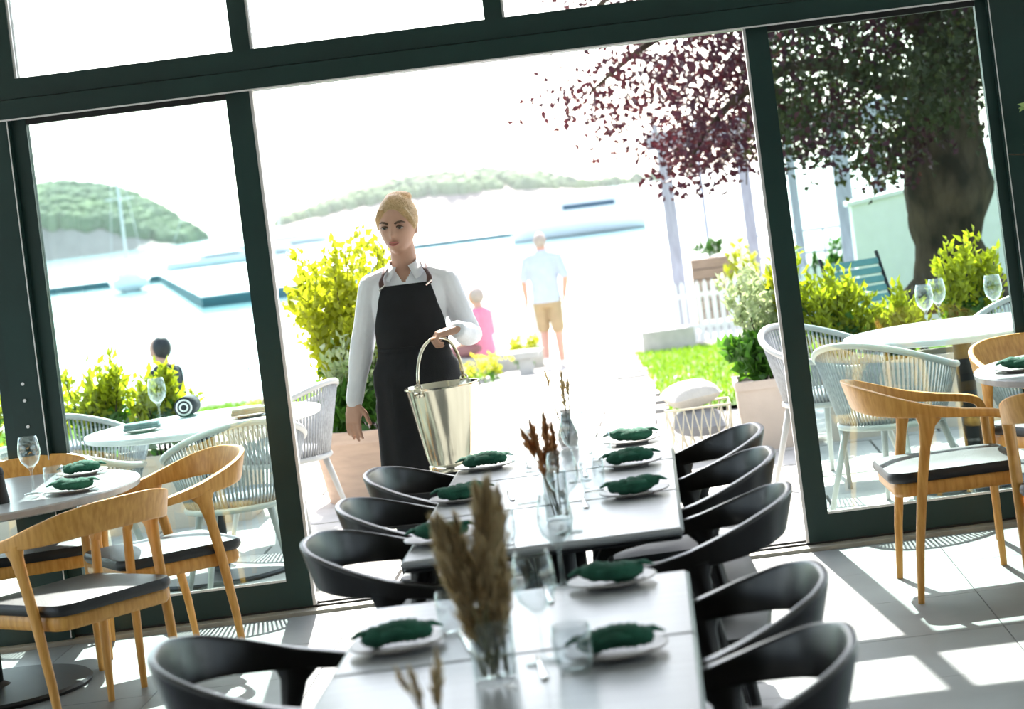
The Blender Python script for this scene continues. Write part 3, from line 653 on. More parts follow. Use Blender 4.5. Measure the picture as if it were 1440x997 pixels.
def head_mesh(mb, c, R, s=1.0):
    """a face looking along -Y before R; sockets, nose, lips, chin, cheeks; ears"""
    n, m = 56, 44; rings = []
    def gs(x, z, x0, z0, sx, sz): return math.exp(-((x-x0)/sx)**2 - ((z-z0)/sz)**2)
    for j in range(m + 1):
        a = -PI/2 + PI*(j + 0.03)/(m + 0.06); z = 0.112*math.sin(a); cr = math.cos(a); r = []
        t = max(0, -z/0.112)
        wx = 0.073*(1 - 0.30*t**1.4); wyf = 0.093*(1 - 0.05*t); wyb = 0.098*(1 - 0.45*t**1.2)
        cr = max(0.0, cr)**(0.80 if z < 0 else 0.92)
        for k in range(n):
            b = 2*PI*k/n; x = wx*cr*math.cos(b); sy = math.sin(b); y = (wyf if sy < 0 else wyb)*cr*sy
            if sy < 0:
                fr = min(1, -sy*1.4)
                dy = 0.0
                dy += 0.010*(gs(x, z, 0.031, 0.006, 0.017, 0.012) + gs(x, z, -0.031, 0.006, 0.017, 0.012))
                dy -= 0.006*(gs(x, z, 0.030, 0.026, 0.022, 0.008) + gs(x, z, -0.030, 0.026, 0.022, 0.008))
                dy -= 0.010*gs(x, z, 0, 0.0, 0.007, 0.022) + 0.019*gs(x, z, 0, -0.024, 0.0095, 0.013) + 0.006*gs(x, z, 0, -0.031, 0.017, 0.006)
                dy -= 0.007*gs(x, z, 0, -0.052, 0.020, 0.0055) + 0.007*gs(x, z, 0, -0.064, 0.016, 0.006) - 0.004*gs(x, z, 0, -0.058, 0.022, 0.0025)
                dy -= 0.009*gs(x, z, 0, -0.092, 0.020, 0.014) - 0.004*gs(x, z, 0, -0.076, 0.02, 0.006)
                dy -= 0.005*(gs(x, z, 0.043, -0.020, 0.018, 0.018) + gs(x, z, -0.043, -0.020, 0.018, 0.018))
                y += dy*fr
            r.append(Vector(c) + R @ (Vector((x, y, z))*s))
        rings.append(r)
    mb.loft(rings)
    for q in (-1, 1):
        e0 = [R @ (Vector((q*0.071, 0.012 + yy, zz))*s) + Vector(c) for yy, zz in ((0.0, -0.030), (0.006, -0.01), (0.010, 0.012), (0.004, 0.026))]
        mb.limb(e0, [0.007*s, 0.009*s, 0.012*s, 0.007*s], 8)

# --- the waitress in the doorway
W0 = Vector((-1.0, 8.95, 0.0))
def wl(px, py, dy): p = at(px, py, W0.y + dy); return p - W0
wo_ = empty('person', W0); tag(wo_, 'woman in white shirt and black apron carrying a steel bucket', 'person')
HR = Matrix.Rotation(math.radians(-9), 3, 'Z') @ Matrix.Rotation(math.radians(6), 3, 'X') @ Matrix.Rotation(math.radians(3), 3, 'Y')
HC = wl(559, 318, -0.03)
BR = wl(621, 541, -0.30); BUCKET_RIM = W0 + BR; HOOP = 0.185
apex = BR + Vector((0, 0, HOOP))
rsh, rel, rwr = Vector((-0.140, 0.01, 1.332)), Vector((-0.205, 0.03, 1.110)), Vector((-0.262, -0.03, 0.880))
lsh, lel = Vector((0.160, 0.01, 1.322)), Vector((0.232, 0.03, 1.085)); lwr = apex + Vector((0.085, 0.028, 0.022))
body = MB()
head_mesh(body, HC, HR)
body.limb([(0.008, 0.02, 1.33), HC + Vector((0.004, 0.03, -0.085)), HC + Vector((0, 0.02, -0.03))], [0.058, 0.050, 0.050], 18)
TOR = [(0, 0, 0.86, 0.150, 0.105), (0, 0, 0.95, 0.158, 0.112), (0, 0, 1.06, 0.122, 0.090), (0.004, 0, 1.18, 0.138, 0.100), (0.008, 0, 1.27, 0.152, 0.104), (0.010, 0.005, 1.335, 0.150, 0.082), (0.010, 0.012, 1.375, 0.095, 0.062), (0.008, 0.02, 1.41, 0.052, 0.052)]
body.esec([(a, b, z, rx - 0.008, ry - 0.006) for a, b, z, rx, ry in TOR])
body.limb([rsh, rel, rwr], [0.044, 0.036, 0.025]); body.limb([lsh, lel, lwr], [0.044, 0.036, 0.025])
hand(body, rwr, (-0.16, -0.10, -0.98), (0.45, 0.85, -0.1), 1, (0.16, 0.30, 0.22))
hand(body, lwr, (-0.93, -0.30, -0.10), (0, 0, -1), -1, (0.75, 1.25, 0.95))
for s, fy in ((-1, -0.05), (1, 0.06)):
    body.limb([(s*0.085, 0, 0.88), (s*0.092, fy*0.5, 0.48), (s*0.095, fy, 0.10)], [0.085, 0.056, 0.036])
    body.limb([(s*0.095, fy + 0.03, 0.055), (s*0.098, fy - 0.12, 0.035)], [0.034, 0.030])
remesh('body', body, 0.0042, M_skin, wo_, 3)
hair = MB(); hc = lambda x, y, z: HC + HR @ Vector((x, y, z))
def rell(mb, c, rx, ry, rz):
    t = MB(); t.ellip((0, 0, 0), rx, ry, rz, 24, 16); mb.add([HC + HR @ (Vector(c) + Vector(v)) for v in t.v], t.f)
rell(hair, (0, 0.016, 0.030), 0.0825, 0.0965, 0.103); rell(hair, (0.004, 0.040, 0.112), 0.056, 0.050, 0.026); rell(hair, (0, 0.075, -0.01), 0.06, 0.045, 0.06)
for k in range(16):
    a = random.uniform(0, 2*PI); q = random.uniform(0.02, 0.045); b = hc(q*math.cos(a), 0.05 + q*math.sin(a), 0.115)
    hair.limb([b, b + Vector((random.uniform(-0.02, 0.02), random.uniform(-0.02, 0.01), random.uniform(0.004, 0.014)))], [0.007, 0.003], 6)
for s in (-1, 1): hair.limb([hc(s*0.050, -0.062, 0.070), hc(s*0.068, -0.042, 0.036), hc(s*0.076, -0.014, -0.005)], [0.012, 0.012, 0.007], 8)
remesh('hair', hair, 0.005, M_hair, wo_, 2)
for s in (-1, 1):
    e = MB(); e.ellip((0, 0, 0), 0.0135, 0.008, 0.0062, 14, 10); eo = link('eye', e.mesh('eye'), M_eye, wo_, True, hc(s*0.031, -0.0815, 0.005), HR.to_euler())
    i = MB(); i.ellip((0, -0.0045, 0.0005), 0.0068, 0.006, 0.0062, 12, 8); i.build('iris', M_iris, eo, True)
    l = MB(); l.sweep([(-0.016, 0.000, 0.001), (-0.008, -0.007, 0.006), (0.004, -0.0085, 0.007), (0.016, -0.001, 0.002)], [0.0018, 0.0028, 0.003, 0.0015], [0.003]*4, [(0, 0, 1)]*4, 6); l.build('eyelashes', M_brow, eo, True)
    b = MB(); b.sweep([hc(s*0.014, -0.0955, 0.022), hc(s*0.027, -0.0935, 0.028), hc(s*0.040, -0.086, 0.030), hc(s*0.052, -0.073, 0.024)], [0.0038, 0.0046, 0.004, 0.002], [0.003]*4, [(0, 0, 1)]*4, 8); b.build('eyebrow', M_brow, wo_, True)
lp = MB()
lp.sweep([hc(-0.022, -0.083, -0.056), hc(-0.009, -0.0955, -0.0525), hc(0, -0.0965, -0.0545), hc(0.009, -0.0955, -0.0525), hc(0.022, -0.083, -0.056)], [0.001, 0.0038, 0.0034, 0.0038, 0.001], [0.004]*5, [(0, 0, 1)]*5, 8)
lp.sweep([hc(-0.020, -0.083, -0.058), hc(-0.008, -0.094, -0.063), hc(0, -0.0955, -0.064), hc(0.008, -0.094, -0.063), hc(0.020, -0.083, -0.058)], [0.001, 0.004, 0.0046, 0.004, 0.001], [0.004]*5, [(0, 0, 1)]*5, 8)
lp.build('lips', M_lip, wo_, True)
sh = MB(); sh.esec([(a, b, z, rx + 0.006, ry + 0.007) for a, b, z, rx, ry in TOR])
def sleeve(a, b, c, r0, r1, r2):
    a, b, c = Vector(a), Vector(b), Vector(c); P = [a, a.lerp(b, .35), a.lerp(b, .7), b, b.lerp(c, .3), b.lerp(c, .6), b.lerp(c, .85), b.lerp(c, .97)]
    R = [r0, r0*.98, r1*1.04, r1*1.08, r1*1.02, r2*1.12, r2*1.08, r2*1.06]
    sh.limb(P, R)
sleeve(rsh, rel, rwr, 0.053, 0.047, 0.034); sleeve(lsh, lel, lwr, 0.054, 0.048, 0.034)
for q in (rsh, lsh): sh.limb([(0.008, 0.018, 1.372), Vector((0.008, 0.018, 1.372)).lerp(q, 0.5) + Vector((0, 0, 0.006)), q], [0.046, 0.050, 0.052])
remesh('shirt', sh, 0.0045, M_shirt, wo_, 4, cut=lambda v: v.z > 1.425 or (v.y < 0.0 and v.z > 1.335 and abs(v.x - 0.004) < (v.z - 1.335)*0.62))
for s in (-1, 1):    # collar flaps
    q = MB(); nk = HC + Vector((0, 0.02, 0)); 
    top = [(nk.x + s*0.058*math.sin(t), nk.y - 0.058*math.cos(t) + 0.002, 1.428 - 0.030*max(0, math.cos(t))) for t in np.linspace(0.45, PI, 9)]
    low = [(nk.x + s*0.082*math.sin(t) + s*0.022*max(0, math.cos(t)), nk.y - 0.094*math.cos(t), 1.392 - 0.052*max(0, math.cos(t))) for t in np.linspace(0.42, PI, 9)]
    q.add(top + low, [(k, k+1, k+10, k+9) for k in range(8)]); o = q.build('collar', M_shirt, wo_, True); md = o.modifiers.new('t', 'SOLIDIFY'); md.thickness = 0.004
def apron_pt(z, f, off):
    tz = [t[2] for t in TOR]
    if z >= 0.86: rx = np.interp(z, tz, [t[3] for t in TOR]); ry = np.interp(z, tz, [t[4] for t in TOR]); cx = np.interp(z, tz, [t[0] for t in TOR])
    else: rx = 0.158 + 0.018*(0.86 - z)/0.46; ry = 0.112 + 0.02*(0.86 - z)/0.46; cx = 0
    if z < 1.0: rx = max(rx, 0.152); ry = max(ry, 0.110)
    return (cx + (rx + off)*math.sin(f), -(ry + off)*math.cos(f) - 0.004 + 0.006*math.sin(f*9 + z*4)*(1 if z < 0.95 else 0), z)
def sheet(zs, half, off, nm, m, nf=28):
    vs = [apron_pt(z, -half(z) + 2*half(z)*k/nf, off) for z in zs for k in range(nf + 1)]
    fs = [(j*(nf+1)+k, j*(nf+1)+k+1, (j+1)*(nf+1)+k+1, (j+1)*(nf+1)+k) for j in range(len(zs)-1) for k in range(nf)]
    o = MB().add(vs, fs).build(nm, m, wo_, True); md = o.modifiers.new('t', 'SOLIDIFY'); md.thickness = 0.005; return o
sheet(list(np.linspace(1.328, 1.06, 14)), lambda z: np.interp(z, [1.06, 1.12, 1.24, 1.328], [1.75, 1.35, 0.82, 0.62]), 0.015, 'apron_bib', M_apron)
sheet(list(np.linspace(1.075, 0.36, 26)), lambda z: np.interp(z, [0.36, 0.9, 1.075], [2.3, 2.35, 2.3]), 0.017, 'apron_skirt', M_apron, 40)
wb_ = [apron_pt(1.068, a, 0.021) for a in np.linspace(-PI, PI, 41)]
MB().sweep(wb_, [0.012]*41, [0.003]*41, [(0, 0, 1)]*41, 8).build('waist_tie', M_apron, wo_, True)
for s in (-1, 1):
    a = Vector(apron_pt(1.322, s*0.60, 0.018)); P = catmull([a, a + Vector((s*0.002, 0.012, 0.030)), Vector((s*0.083 + 0.01, -0.068, 1.385)), Vector((s*0.072 + 0.008, 0.00, 1.408)), Vector((s*0.06 + 0.008, 0.07, 1.36)), Vector((s*0.05, 0.118, 1.28))], 5)
    st_ = MB().sweep(P, [0.0025]*len(P), [0.011]*len(P), [(s*0.25, -0.9 + 1.9*min(1, k/len(P)), 0.9) for k in range(len(P))], 8).build('strap', M_strap, wo_, True)
    MB().sweep([a + Vector((-0.013, -0.008, -0.006)), a + Vector((0.013, -0.008, 0.012))], [0.004]*2, [0.003]*2, [(0, 0, 1)]*2, 6).build('buckle', M_cutlery, st_)
pants = MB()
for s, fy in ((-1, -0.05), (1, 0.06)): pants.limb([(s*0.082, 0, 0.86), (s*0.090, fy*0.5, 0.48), (s*0.095, fy, 0.13)], [0.098, 0.070, 0.056])
remesh('trousers', pants, 0.01, M_charcoal, wo_, 3)
for s, fy in ((-1, -0.05), (1, 0.06)):
    q = MB(); q.limb([(s*0.095, fy + 0.045, 0.045), (s*0.097, fy - 0.03, 0.045), (s*0.100, fy - 0.15, 0.034)], [0.042, 0.043, 0.033]); q.v = [(x, y, max(0.0, z)) for x, y, z in q.v]; q.build('shoe', M_apron, wo_, True)

# --- steel bucket in her hand
bk = empty('bucket', BUCKET_RIM - Vector((0, 0, 0.335))); tag(bk, 'tapered polished steel ice bucket held by the woman', 'bucket')
bp_ = [(0.088, 0.0), (0.091, 0.004), (0.091, 0.026), (0.088, 0.030), (0.098, 0.07), (0.143, 0.325), (0.1485, 0.330), (0.1485, 0.337), (0.144, 0.337), (0.139, 0.322), (0.094, 0.07), (0.084, 0.034), (0.001, 0.033)]
smooth_angle(MB().lathe(bp_, 56).build('body', M_steel, bk), 40)
la = math.radians(58); lx, ly = 0.146*math.cos(la), 0.146*math.sin(la)
for s in (-1, 1):
    lg = MB(); lg.tube([(s*lx*1.02 + 0.013*math.cos(a), s*ly*1.02, 0.342 + 0.013*math.sin(a)) for a in np.linspace(-0.6, PI + 0.6, 11)], 0.0045, 8); lg.box(s*lx*1.02 - 0.018, s*lx*1.02 + 0.018, s*ly*1.03 - 0.003, s*ly*1.03 + 0.003, 0.305, 0.34); lg.build('lug', M_steel, bk, True)
hp = [(lx*q*1.0, ly*q*1.0, 0.345 + (HOOP - 0.01)*math.sqrt(max(0, 1 - abs(q)**2.4))) for q in np.concatenate([-np.cos(np.linspace(0, PI/2, 12)), np.cos(np.linspace(PI/2, 0, 12))[1:]])]
MB().tube(hp, 0.0065, 10).build('handle', M_steel, bk, True)

# --- man walking away down the path
mf = on_g(786, 513); MF = Vector((mf.x, 28.6, gz(28.6)))
mo = empty('person', MF); tag(mo, 'man in pale blue shirt and khaki shorts walking away down the path', 'person'); mo.rotation_euler = (0, 0, math.radians(-6))
I3 = Matrix.Rotation(PI, 3, 'Z')
b = MB(); hc_ = Vector((0, 0.02, 1.655)); head_mesh(b, hc_, I3 @ Matrix.Rotation(math.radians(12), 3, 'X'), 1.06)
b.limb([(0, 0, 1.44), (0, 0.015, 1.58)], [0.068, 0.062])
MT = [(0, 0, 0.88, 0.165, 0.115), (0, 0, 0.98, 0.178, 0.125), (0, 0, 1.10, 0.172, 0.125), (0, 0, 1.25, 0.190, 0.125), (0, 0, 1.38, 0.205, 0.118), (0, 0, 1.46, 0.185, 0.09), (0, 0, 1.51, 0.10, 0.07), (0, 0, 1.54, 0.065, 0.06)]
b.esec([(x, y, z, rx - .012, ry - .012) for x, y, z, rx, ry in MT])
ML, MR_ = [(-0.205, 0, 1.43), (-0.268, -0.04, 1.16), (-0.275, 0.06, 0.93)], [(0.205, 0, 1.43), (0.285, -0.06, 1.16), (0.235, 0.02, 0.94)]
b.limb(ML, [0.056, 0.043, 0.030]); b.limb(MR_, [0.056, 0.043, 0.030])
hand(b, ML[2], (-0.05, 0.15, -1), (1, 0, 0), -1, (0.25, 0.35, 0.25), 1.1); hand(b, MR_[2], (-0.25, 0.15, -0.95), (-1, 0, 0), 1, (0.3, 0.4, 0.3), 1.1)
LEG = {-1: [(-0.092, 0, 0.90), (-0.095, 0.10, 0.50), (-0.075, -0.10, 0.13)], 1: [(0.092, 0, 0.90), (0.10, 0.02, 0.48), (0.10, 0.06, 0.09)]}
for s in (-1, 1):
    b.limb(LEG[s], [0.090, 0.060, 0.040]); k = Vector(LEG[s][2])
remesh('body', b, 0.009, M_skin2, mo, 3)
h = MB(); h.ellip(hc_ + Vector((0, -0.024, 0.012)), 0.079, 0.086, 0.098, 20, 14); h.build('hair', M_greyhair, mo, True)
shm = MB(); shm.esec([(x, y, z, rx + .008, ry + .008) for x, y, z, rx, ry in [(0, 0, 0.86, 0.186, 0.13)] + MT[1:]]); 
for A in (ML, MR_):
    a, e2 = Vector(A[0]), Vector(A[1]); shm.limb([a - Vector((0, 0, 0.015)), a.lerp(e2, 0.45), a.lerp(e2, 0.86)], [0.062, 0.064, 0.064]); shm.limb([(0, 0, 1.47), Vector((0, 0, 1.47)).lerp(a, 0.55) + Vector((0, 0, 0.012)), a], [0.06, 0.062, 0.06])
remesh('shirt', shm, 0.012, M_blueshirt, mo, 3, cut=lambda v: v.z > 1.545)
pt = MB(); pt.esec([(0, 0, 0.80, 0.165, 0.12), (0, 0, 0.88, 0.184, 0.13), (0, 0, 0.97, 0.180, 0.128)])
for s in (-1, 1): a, e2 = Vector(LEG[s][0]), Vector(LEG[s][1]); pt.limb([a, a.lerp(e2, 0.5), a.lerp(e2, 0.9)], [0.102, 0.094, 0.088])
remesh('shorts', pt, 0.012, M_khaki, mo, 3)
for s in (-1, 1):
    k = Vector(LEG[s][2]); q = MB()
    if s == 1: q.limb([k + Vector((0, -0.05, -0.045)), k + Vector((0, 0.06, -0.045)), k + Vector((0.01, 0.15, -0.055))], [0.045, 0.046, 0.035])
    else: q.limb([k + Vector((0, -0.05, -0.02)), k + Vector((0, 0.03, -0.06)), k + Vector((0, 0.12, -0.10))], [0.043, 0.044, 0.032])
    q.v = [(x, y, max(0.0, z)) for x, y, z in q.v]; q.build('shoe', M_white, mo, True)

def seated(loc, rz, shirt_m, leg_m, hair_m, seat_h, label, bald=False):
    e = empty('person', loc, rz); tag(e, label, 'person'); z0 = seat_h     # local: faces +Y
    b = MB(); hc_ = Vector((0, 0.03, z0 + 0.74)); head_mesh(b, hc_, I3 @ Matrix.Rotation(math.radians(8), 3, 'X'), 1.0); b.limb([(0, 0, z0 + 0.54), (0, 0.02, z0 + 0.67)], [0.06, 0.055])
    T = [(0, 0, z0 + 0.0, 0.17, 0.13), (0, 0, z0 + 0.12, 0.165, 0.12), (0, 0, z0 + 0.3, 0.165, 0.11), (0, 0, z0 + 0.48, 0.19, 0.10), (0, 0, z0 + 0.56, 0.16, 0.085), (0, 0, z0 + 0.61, 0.08, 0.065)]
    b.esec([(x, y, z, rx - .01, ry - .01) for x, y, z, rx, ry in T])
    arms = [[(s*0.185, 0, z0 + 0.52), (s*0.235, 0.0, z0 + 0.26), (s*0.14, 0.22, z0 + 0.17)] for s in (-1, 1)]
    for s, A in zip((-1, 1), arms): b.limb(A, [0.05, 0.04, 0.03]); hand(b, A[2], (-s*0.3, 0.9, -0.1), (0, 0, -1), -s, (0.2, 0.3, 0.2), 1.0)
    legs = [[(s*0.09, 0.02, z0 + 0.11), (s*0.11, 0.44, z0 + 0.08), (s*0.11, 0.46, 0.09)] for s in (-1, 1)]
    for A in legs: b.limb(A, [0.085, 0.06, 0.042])
    remesh('body', b, 0.010, M_skin2, e, 3)
    h = MB(); h.ellip(hc_ + Vector((0, -0.026, 0.016)), 0.084, 0.092, 0.108, 20, 14); h.build('hair', hair_m, e, True)
    sm = MB(); sm.esec([(x, y, z, rx + .01, ry + .01) for x, y, z, rx, ry in T])
    for A in arms: sm.limb([A[0], A[1], tuple(Vector(A[1]).lerp(Vector(A[2]), 0.3))], [0.066, 0.056, 0.05])
    remesh('shirt', sm, 0.012, shirt_m, e, 3, cut=lambda v: v.z > z0 + 0.605)
    pm = MB()
    for A in legs: pm.limb([A[0], A[1], tuple(Vector(A[1]).lerp(Vector(A[2]), 0.85))], [0.105, 0.075, 0.06])
    remesh('trousers', pm, 0.012, leg_m, e, 3)
    for A in legs:
        k = Vector(A[2]); q = MB(); q.limb([k + Vector((0, -0.04, -0.045)), k + Vector((0, 0.14, -0.05))], [0.044, 0.036]); q.v = [(x, y, max(0.0, z)) for x, y, z in q.v]; q.build('shoe', M_charcoal, e, True)
    return e

# ------------------------------------------------------------------ garden: low walls, benches, fence, pergola
def bench(name, x, y, w, d, h, rz, label, m, slats):
    e = empty(name, (x, y, gz(y)), rz); tag(e, label, 'bench')
    if slats:
        for k in range(slats):
            yy = -d/2 + d*(k + 0.5)/slats; MB().box(-w/2, w/2, yy - d/slats*0.42, yy + d/slats*0.42, h - 0.03, h).build('slat', m, e)
        for sx in (-1, 1):
            MB().box(sx*(w/2 - 0.12) - 0.03, sx*(w/2 - 0.12) + 0.03, -d/2 + 0.02, d/2 - 0.02, -0.03, h - 0.03).build('leg', m, e)
    else:
        MB().rrect(w/2, d/2, 0.02, h - 0.09, h).build('seat_slab', m, e)
        for sx in (-1, 1): MB().box(sx*(w/2 - 0.2) - 0.08, sx*(w/2 - 0.2) + 0.08, -d/2 + 0.03, d/2 - 0.03, -0.04, h - 0.09).build('block', m, e)
    return e
pp = at(673, 430, 27.5)
bench('stone_bench', pp.x - 0.05, 27.5, 1.5, 0.5, 0.30, 0, 'low pale stone bench under the person in pink', M_concrete, 0)
seated((pp.x, 27.5, gz(27.5)), math.radians(68), M_pink, M_brown, M_greyhair, 0.30, 'person in a pink top sitting on the stone bench')
dp = at(229, 500, 20.0)
bench('slatted_bench', dp.x - 0.15, 20.0, 1.7, 0.55, 0.16, 0, 'low grey slatted bench under the dark haired person', M_post, 5)
seated((dp.x, 20.0, gz(20.0)), math.radians(72), M_charcoal, M_charcoal, M_blackhair, 0.16, 'dark haired person in dark clothes sitting with back turned')
lw = MB().rrect(0.55, 0.2, 0.03, -0.05, 0.26).build('low_wall', M_concrete, None, False, (at(715, 505, 29.6).x, 29.6, gz(29.6))); tag(lw, 'low pale concrete kerb block left of the path end', 'wall')
cw = MB().rrect(0.36, 0.18, 0.02, -0.05, 0.30).build('low_wall', M_concrete, None, False, (at(940, 475, 29.9).x, 29.75, gz(29.75))); tag(cw, 'low pale concrete block at the foot of the right fence', 'wall')

def fence(x0, x1, y, label):
    e = empty('picket_fence', ((x0 + x1)/2, y, gz(y))); tag(e, label, 'fence', 'white picket fences'); w = x1 - x0; n = int(w/0.105)
    me = MB().add([(-0.034, -0.01, 0.05), (0.034, -0.01, 0.05), (0.034, 0.01, 0.05), (-0.034, 0.01, 0.05), (-0.034, -0.01, 0.84), (0.034, -0.01, 0.84), (0.034, 0.01, 0.84), (-0.034, 0.01, 0.84), (0, -0.01, 0.90), (0, 0.01, 0.90)],
        [(0,3,2,1),(0,1,5,4),(1,2,6,5),(2,3,7,6),(3,0,4,7),(4,5,8),(6,7,9),(5,6,9,8),(7,4,8,9)]).mesh('picket'); me.materials.append(M_picket)
    for k in range(n):
        p = bpy.data.objects.new('picket', me); COL.objects.link(p); p.parent = e; p.location = (-w/2 + (k + 0.5)*w/n, 0, 0)
    for z in (0.22, 0.66): MB().box(-w/2, w/2, 0.01, 0.04, z, z + 0.06).build('rail', M_picket, e)
    k = max(2, int(w/1.6)); 
    for q in range(k + 1): xx = -w/2 + w*q/k; MB().box(xx - 0.04, xx + 0.04, 0.02, 0.10, -0.05, 0.93).build('post', M_picket, e)
fence(-0.10, 6.6, 30.55, 'white picket fence right of the path along the lawn')
fence(-2.75, -1.65, 30.55, 'white picket fence left of the path behind the pink person')

# quay deck behind the fence with pergola, crate planters, lamp posts and railing
qd = struct(MB().box(0.2, 30, 31.5, 60, -3.2, -0.82).build('quay_deck', M_concrete)); tag(qd, 'pale quay deck behind the right fence', 'quay')
pg = empty('pergola', (1.5, 32.2, gz(31))); tag(pg, 'grey timber pergola with flat top beams behind the fence', 'pergola')
for px, py, d, w in ((943, 300, 32.0, 0.19), (1118, 285, 32.0, 0.12), (1187, 275, 32.0, 0.24)):
    p = at(px, py, d); MB().box(-w/2, w/2, -0.1, 0.1, 0, 2.80).build('post', M_post, pg, loc=(p.x - 1.5, d - 32.2, 0))
for px, py, d in ((1048, 260, 35.5), (1235, 240, 35.5)):
    p = at(px, py, d); MB().box(-0.09, 0.09, -0.09, 0.09, 0, 2.80).build('post', M_post, pg, loc=(p.x - 1.5, d - 32.2, 0))
for y in (-0.2, 3.3): MB().box(-1.35, 3.0, y - 0.09, y + 0.09, 2.80, 3.02).build('beam', M_post, pg)
for k in range(7): MB().box(-1.2 + k*0.68 - 0.04, -1.2 + k*0.68 + 0.04, -0.5, 3.6, 3.02, 3.14).build('rafter', M_post, pg)
for px, py, d, h, lb in ((990, 290, 42.0, 3.0, 'thin grey lamp post right of the pergola post'), (1056, 275, 46.0, 3.3, 'thin grey lamp post close to the right door frame')):
    p = at(px, py, d); e = empty('lamp_post', (p.x, d, -0.82)); tag(e, lb, 'lamp post', 'thin quay lamp posts')
    MB().tube([(0, 0, 0), (0, 0, h)], [0.05, 0.035], 10).build('pole', M_post, e, True); MB().lathe([(0.05, 0), (0.14, 0.03), (0.12, 0.10), (0.03, 0.14)], 16).build('lamp_head', M_post, e, True, (0, 0, h))
rl = empty('railing', (5.0, 44.0, -0.82)); tag(rl, 'thin horizontal railing at the quay edge', 'railing')
for z in (0.95, 0.5): MB().tube([(-3.4, 0, z), (6, 0, z)], 0.03, 8).build('rail', M_post, rl, True)
for k in range(6): MB().tube([(-3.4 + k*1.88, 0, 0), (-3.4 + k*1.88, 0, 0.95)], 0.025, 8).build('post', M_post, rl, True)

# ------------------------------------------------------------------ plants
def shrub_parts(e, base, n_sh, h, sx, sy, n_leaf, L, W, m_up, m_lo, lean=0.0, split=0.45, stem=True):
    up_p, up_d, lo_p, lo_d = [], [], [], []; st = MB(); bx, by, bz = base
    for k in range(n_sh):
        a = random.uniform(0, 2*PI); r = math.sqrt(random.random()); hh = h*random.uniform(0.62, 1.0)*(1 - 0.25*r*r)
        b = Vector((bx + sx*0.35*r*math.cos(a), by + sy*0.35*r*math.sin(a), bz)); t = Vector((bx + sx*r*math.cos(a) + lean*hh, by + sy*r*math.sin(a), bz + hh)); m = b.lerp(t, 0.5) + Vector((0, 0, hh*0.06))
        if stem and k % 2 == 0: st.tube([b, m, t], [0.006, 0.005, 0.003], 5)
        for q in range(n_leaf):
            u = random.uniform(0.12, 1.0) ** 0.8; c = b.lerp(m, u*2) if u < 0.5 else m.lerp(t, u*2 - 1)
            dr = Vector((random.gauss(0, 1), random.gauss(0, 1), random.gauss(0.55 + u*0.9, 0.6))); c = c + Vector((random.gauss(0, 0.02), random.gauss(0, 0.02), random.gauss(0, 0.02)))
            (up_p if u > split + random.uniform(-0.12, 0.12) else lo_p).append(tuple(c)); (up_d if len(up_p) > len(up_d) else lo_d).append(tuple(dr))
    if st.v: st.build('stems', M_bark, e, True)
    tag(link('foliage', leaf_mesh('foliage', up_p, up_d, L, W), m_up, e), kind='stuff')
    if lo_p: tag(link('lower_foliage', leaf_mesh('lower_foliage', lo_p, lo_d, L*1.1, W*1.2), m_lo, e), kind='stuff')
def tub(name, x, y, w, d, h, m, label, taper=0.88, rnd=False):
    e = empty(name, (x, y, gz(y))); tag(e, label, 'planter')
    if rnd: smooth_angle(MB().lathe([(w*0.5*taper, 0.0), (w*0.5*0.97, h*0.8), (w*0.5, h*0.84), (w*0.5, h), (w*0.5 - 0.03, h), (w*0.5 - 0.04, h - 0.05), (0.01, h - 0.05)], 48).build('body', m, e), 35)
    else:
        b = MB(); r = lambda k, z: [(sx*w/2*k, sy*d/2*k, z) for sx, sy in ((-1,-1),(1,-1),(1,1),(-1,1))]
        b.loft([r(taper, 0), r(0.985, h*0.88), r(1.02, h*0.88), r(1.02, h), r(0.90, h), r(0.88, h - 0.05)]); b.build('body', m, e)
    (MB().lathe([(w*0.5 - 0.04, h - 0.06), (w*0.5 - 0.04, h - 0.03), (0.01, h - 0.02)], 32).build('soil', M_soil, e) if rnd else MB().box(-w*0.44, w*0.44, -d*0.44, d*0.44, h - 0.06, h - 0.03).build('soil', M_soil, e))
    return e, h - 0.03
def shrub(x, y, z, label, *a, **k):
    e = empty('shrub', (x, y, z)); tag(e, label, 'shrub', k.pop('group', 'terrace shrubs')); shrub_parts(e, (0, 0, 0), *a, **k); return e
# big tub in the opening, left of the woman
BT = (-1.60, 12.75); tub('planter', BT[0], BT[1], 0.95, 0.95, 0.42, M_clay, 'large round pale clay tub behind the woman', 0.86, True)
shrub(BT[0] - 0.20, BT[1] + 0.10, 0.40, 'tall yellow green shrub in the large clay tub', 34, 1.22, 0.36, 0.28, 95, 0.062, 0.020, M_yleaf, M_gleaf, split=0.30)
shrub(BT[0] - 0.02, BT[1] - 0.22, 0.39, 'pale variegated shrub in front in the clay tub', 16, 0.62, 0.30, 0.14, 46, 0.06, 0.016, M_vleaf, M_gleaf, split=0.55)
shrub(BT[0] - 0.20, BT[1] - 0.28, 0.39, 'dark green leafy plant at the rim of the clay tub', 12, 0.26, 0.20, 0.10, 26, 0.09, 0.032, M_gleaf, M_gleaf)
fl_ = shrub(BT[0] + 0.20, BT[1] - 0.27, 0.39, 'small orange flowering plant at the rim of the clay tub', 9, 0.30, 0.12, 0.08, 22, 0.05, 0.016, M_gleaf, M_gleaf)
fp = [(random.gauss(0, 0.07), random.gauss(0, 0.05), random.uniform(0.12, 0.30)) for _ in range(60)]; tag(link('flowers', leaf_mesh('flowers', fp, rng.normal(size=(60, 3)), 0.035, 0.014), M_orange, fl_), kind='stuff')
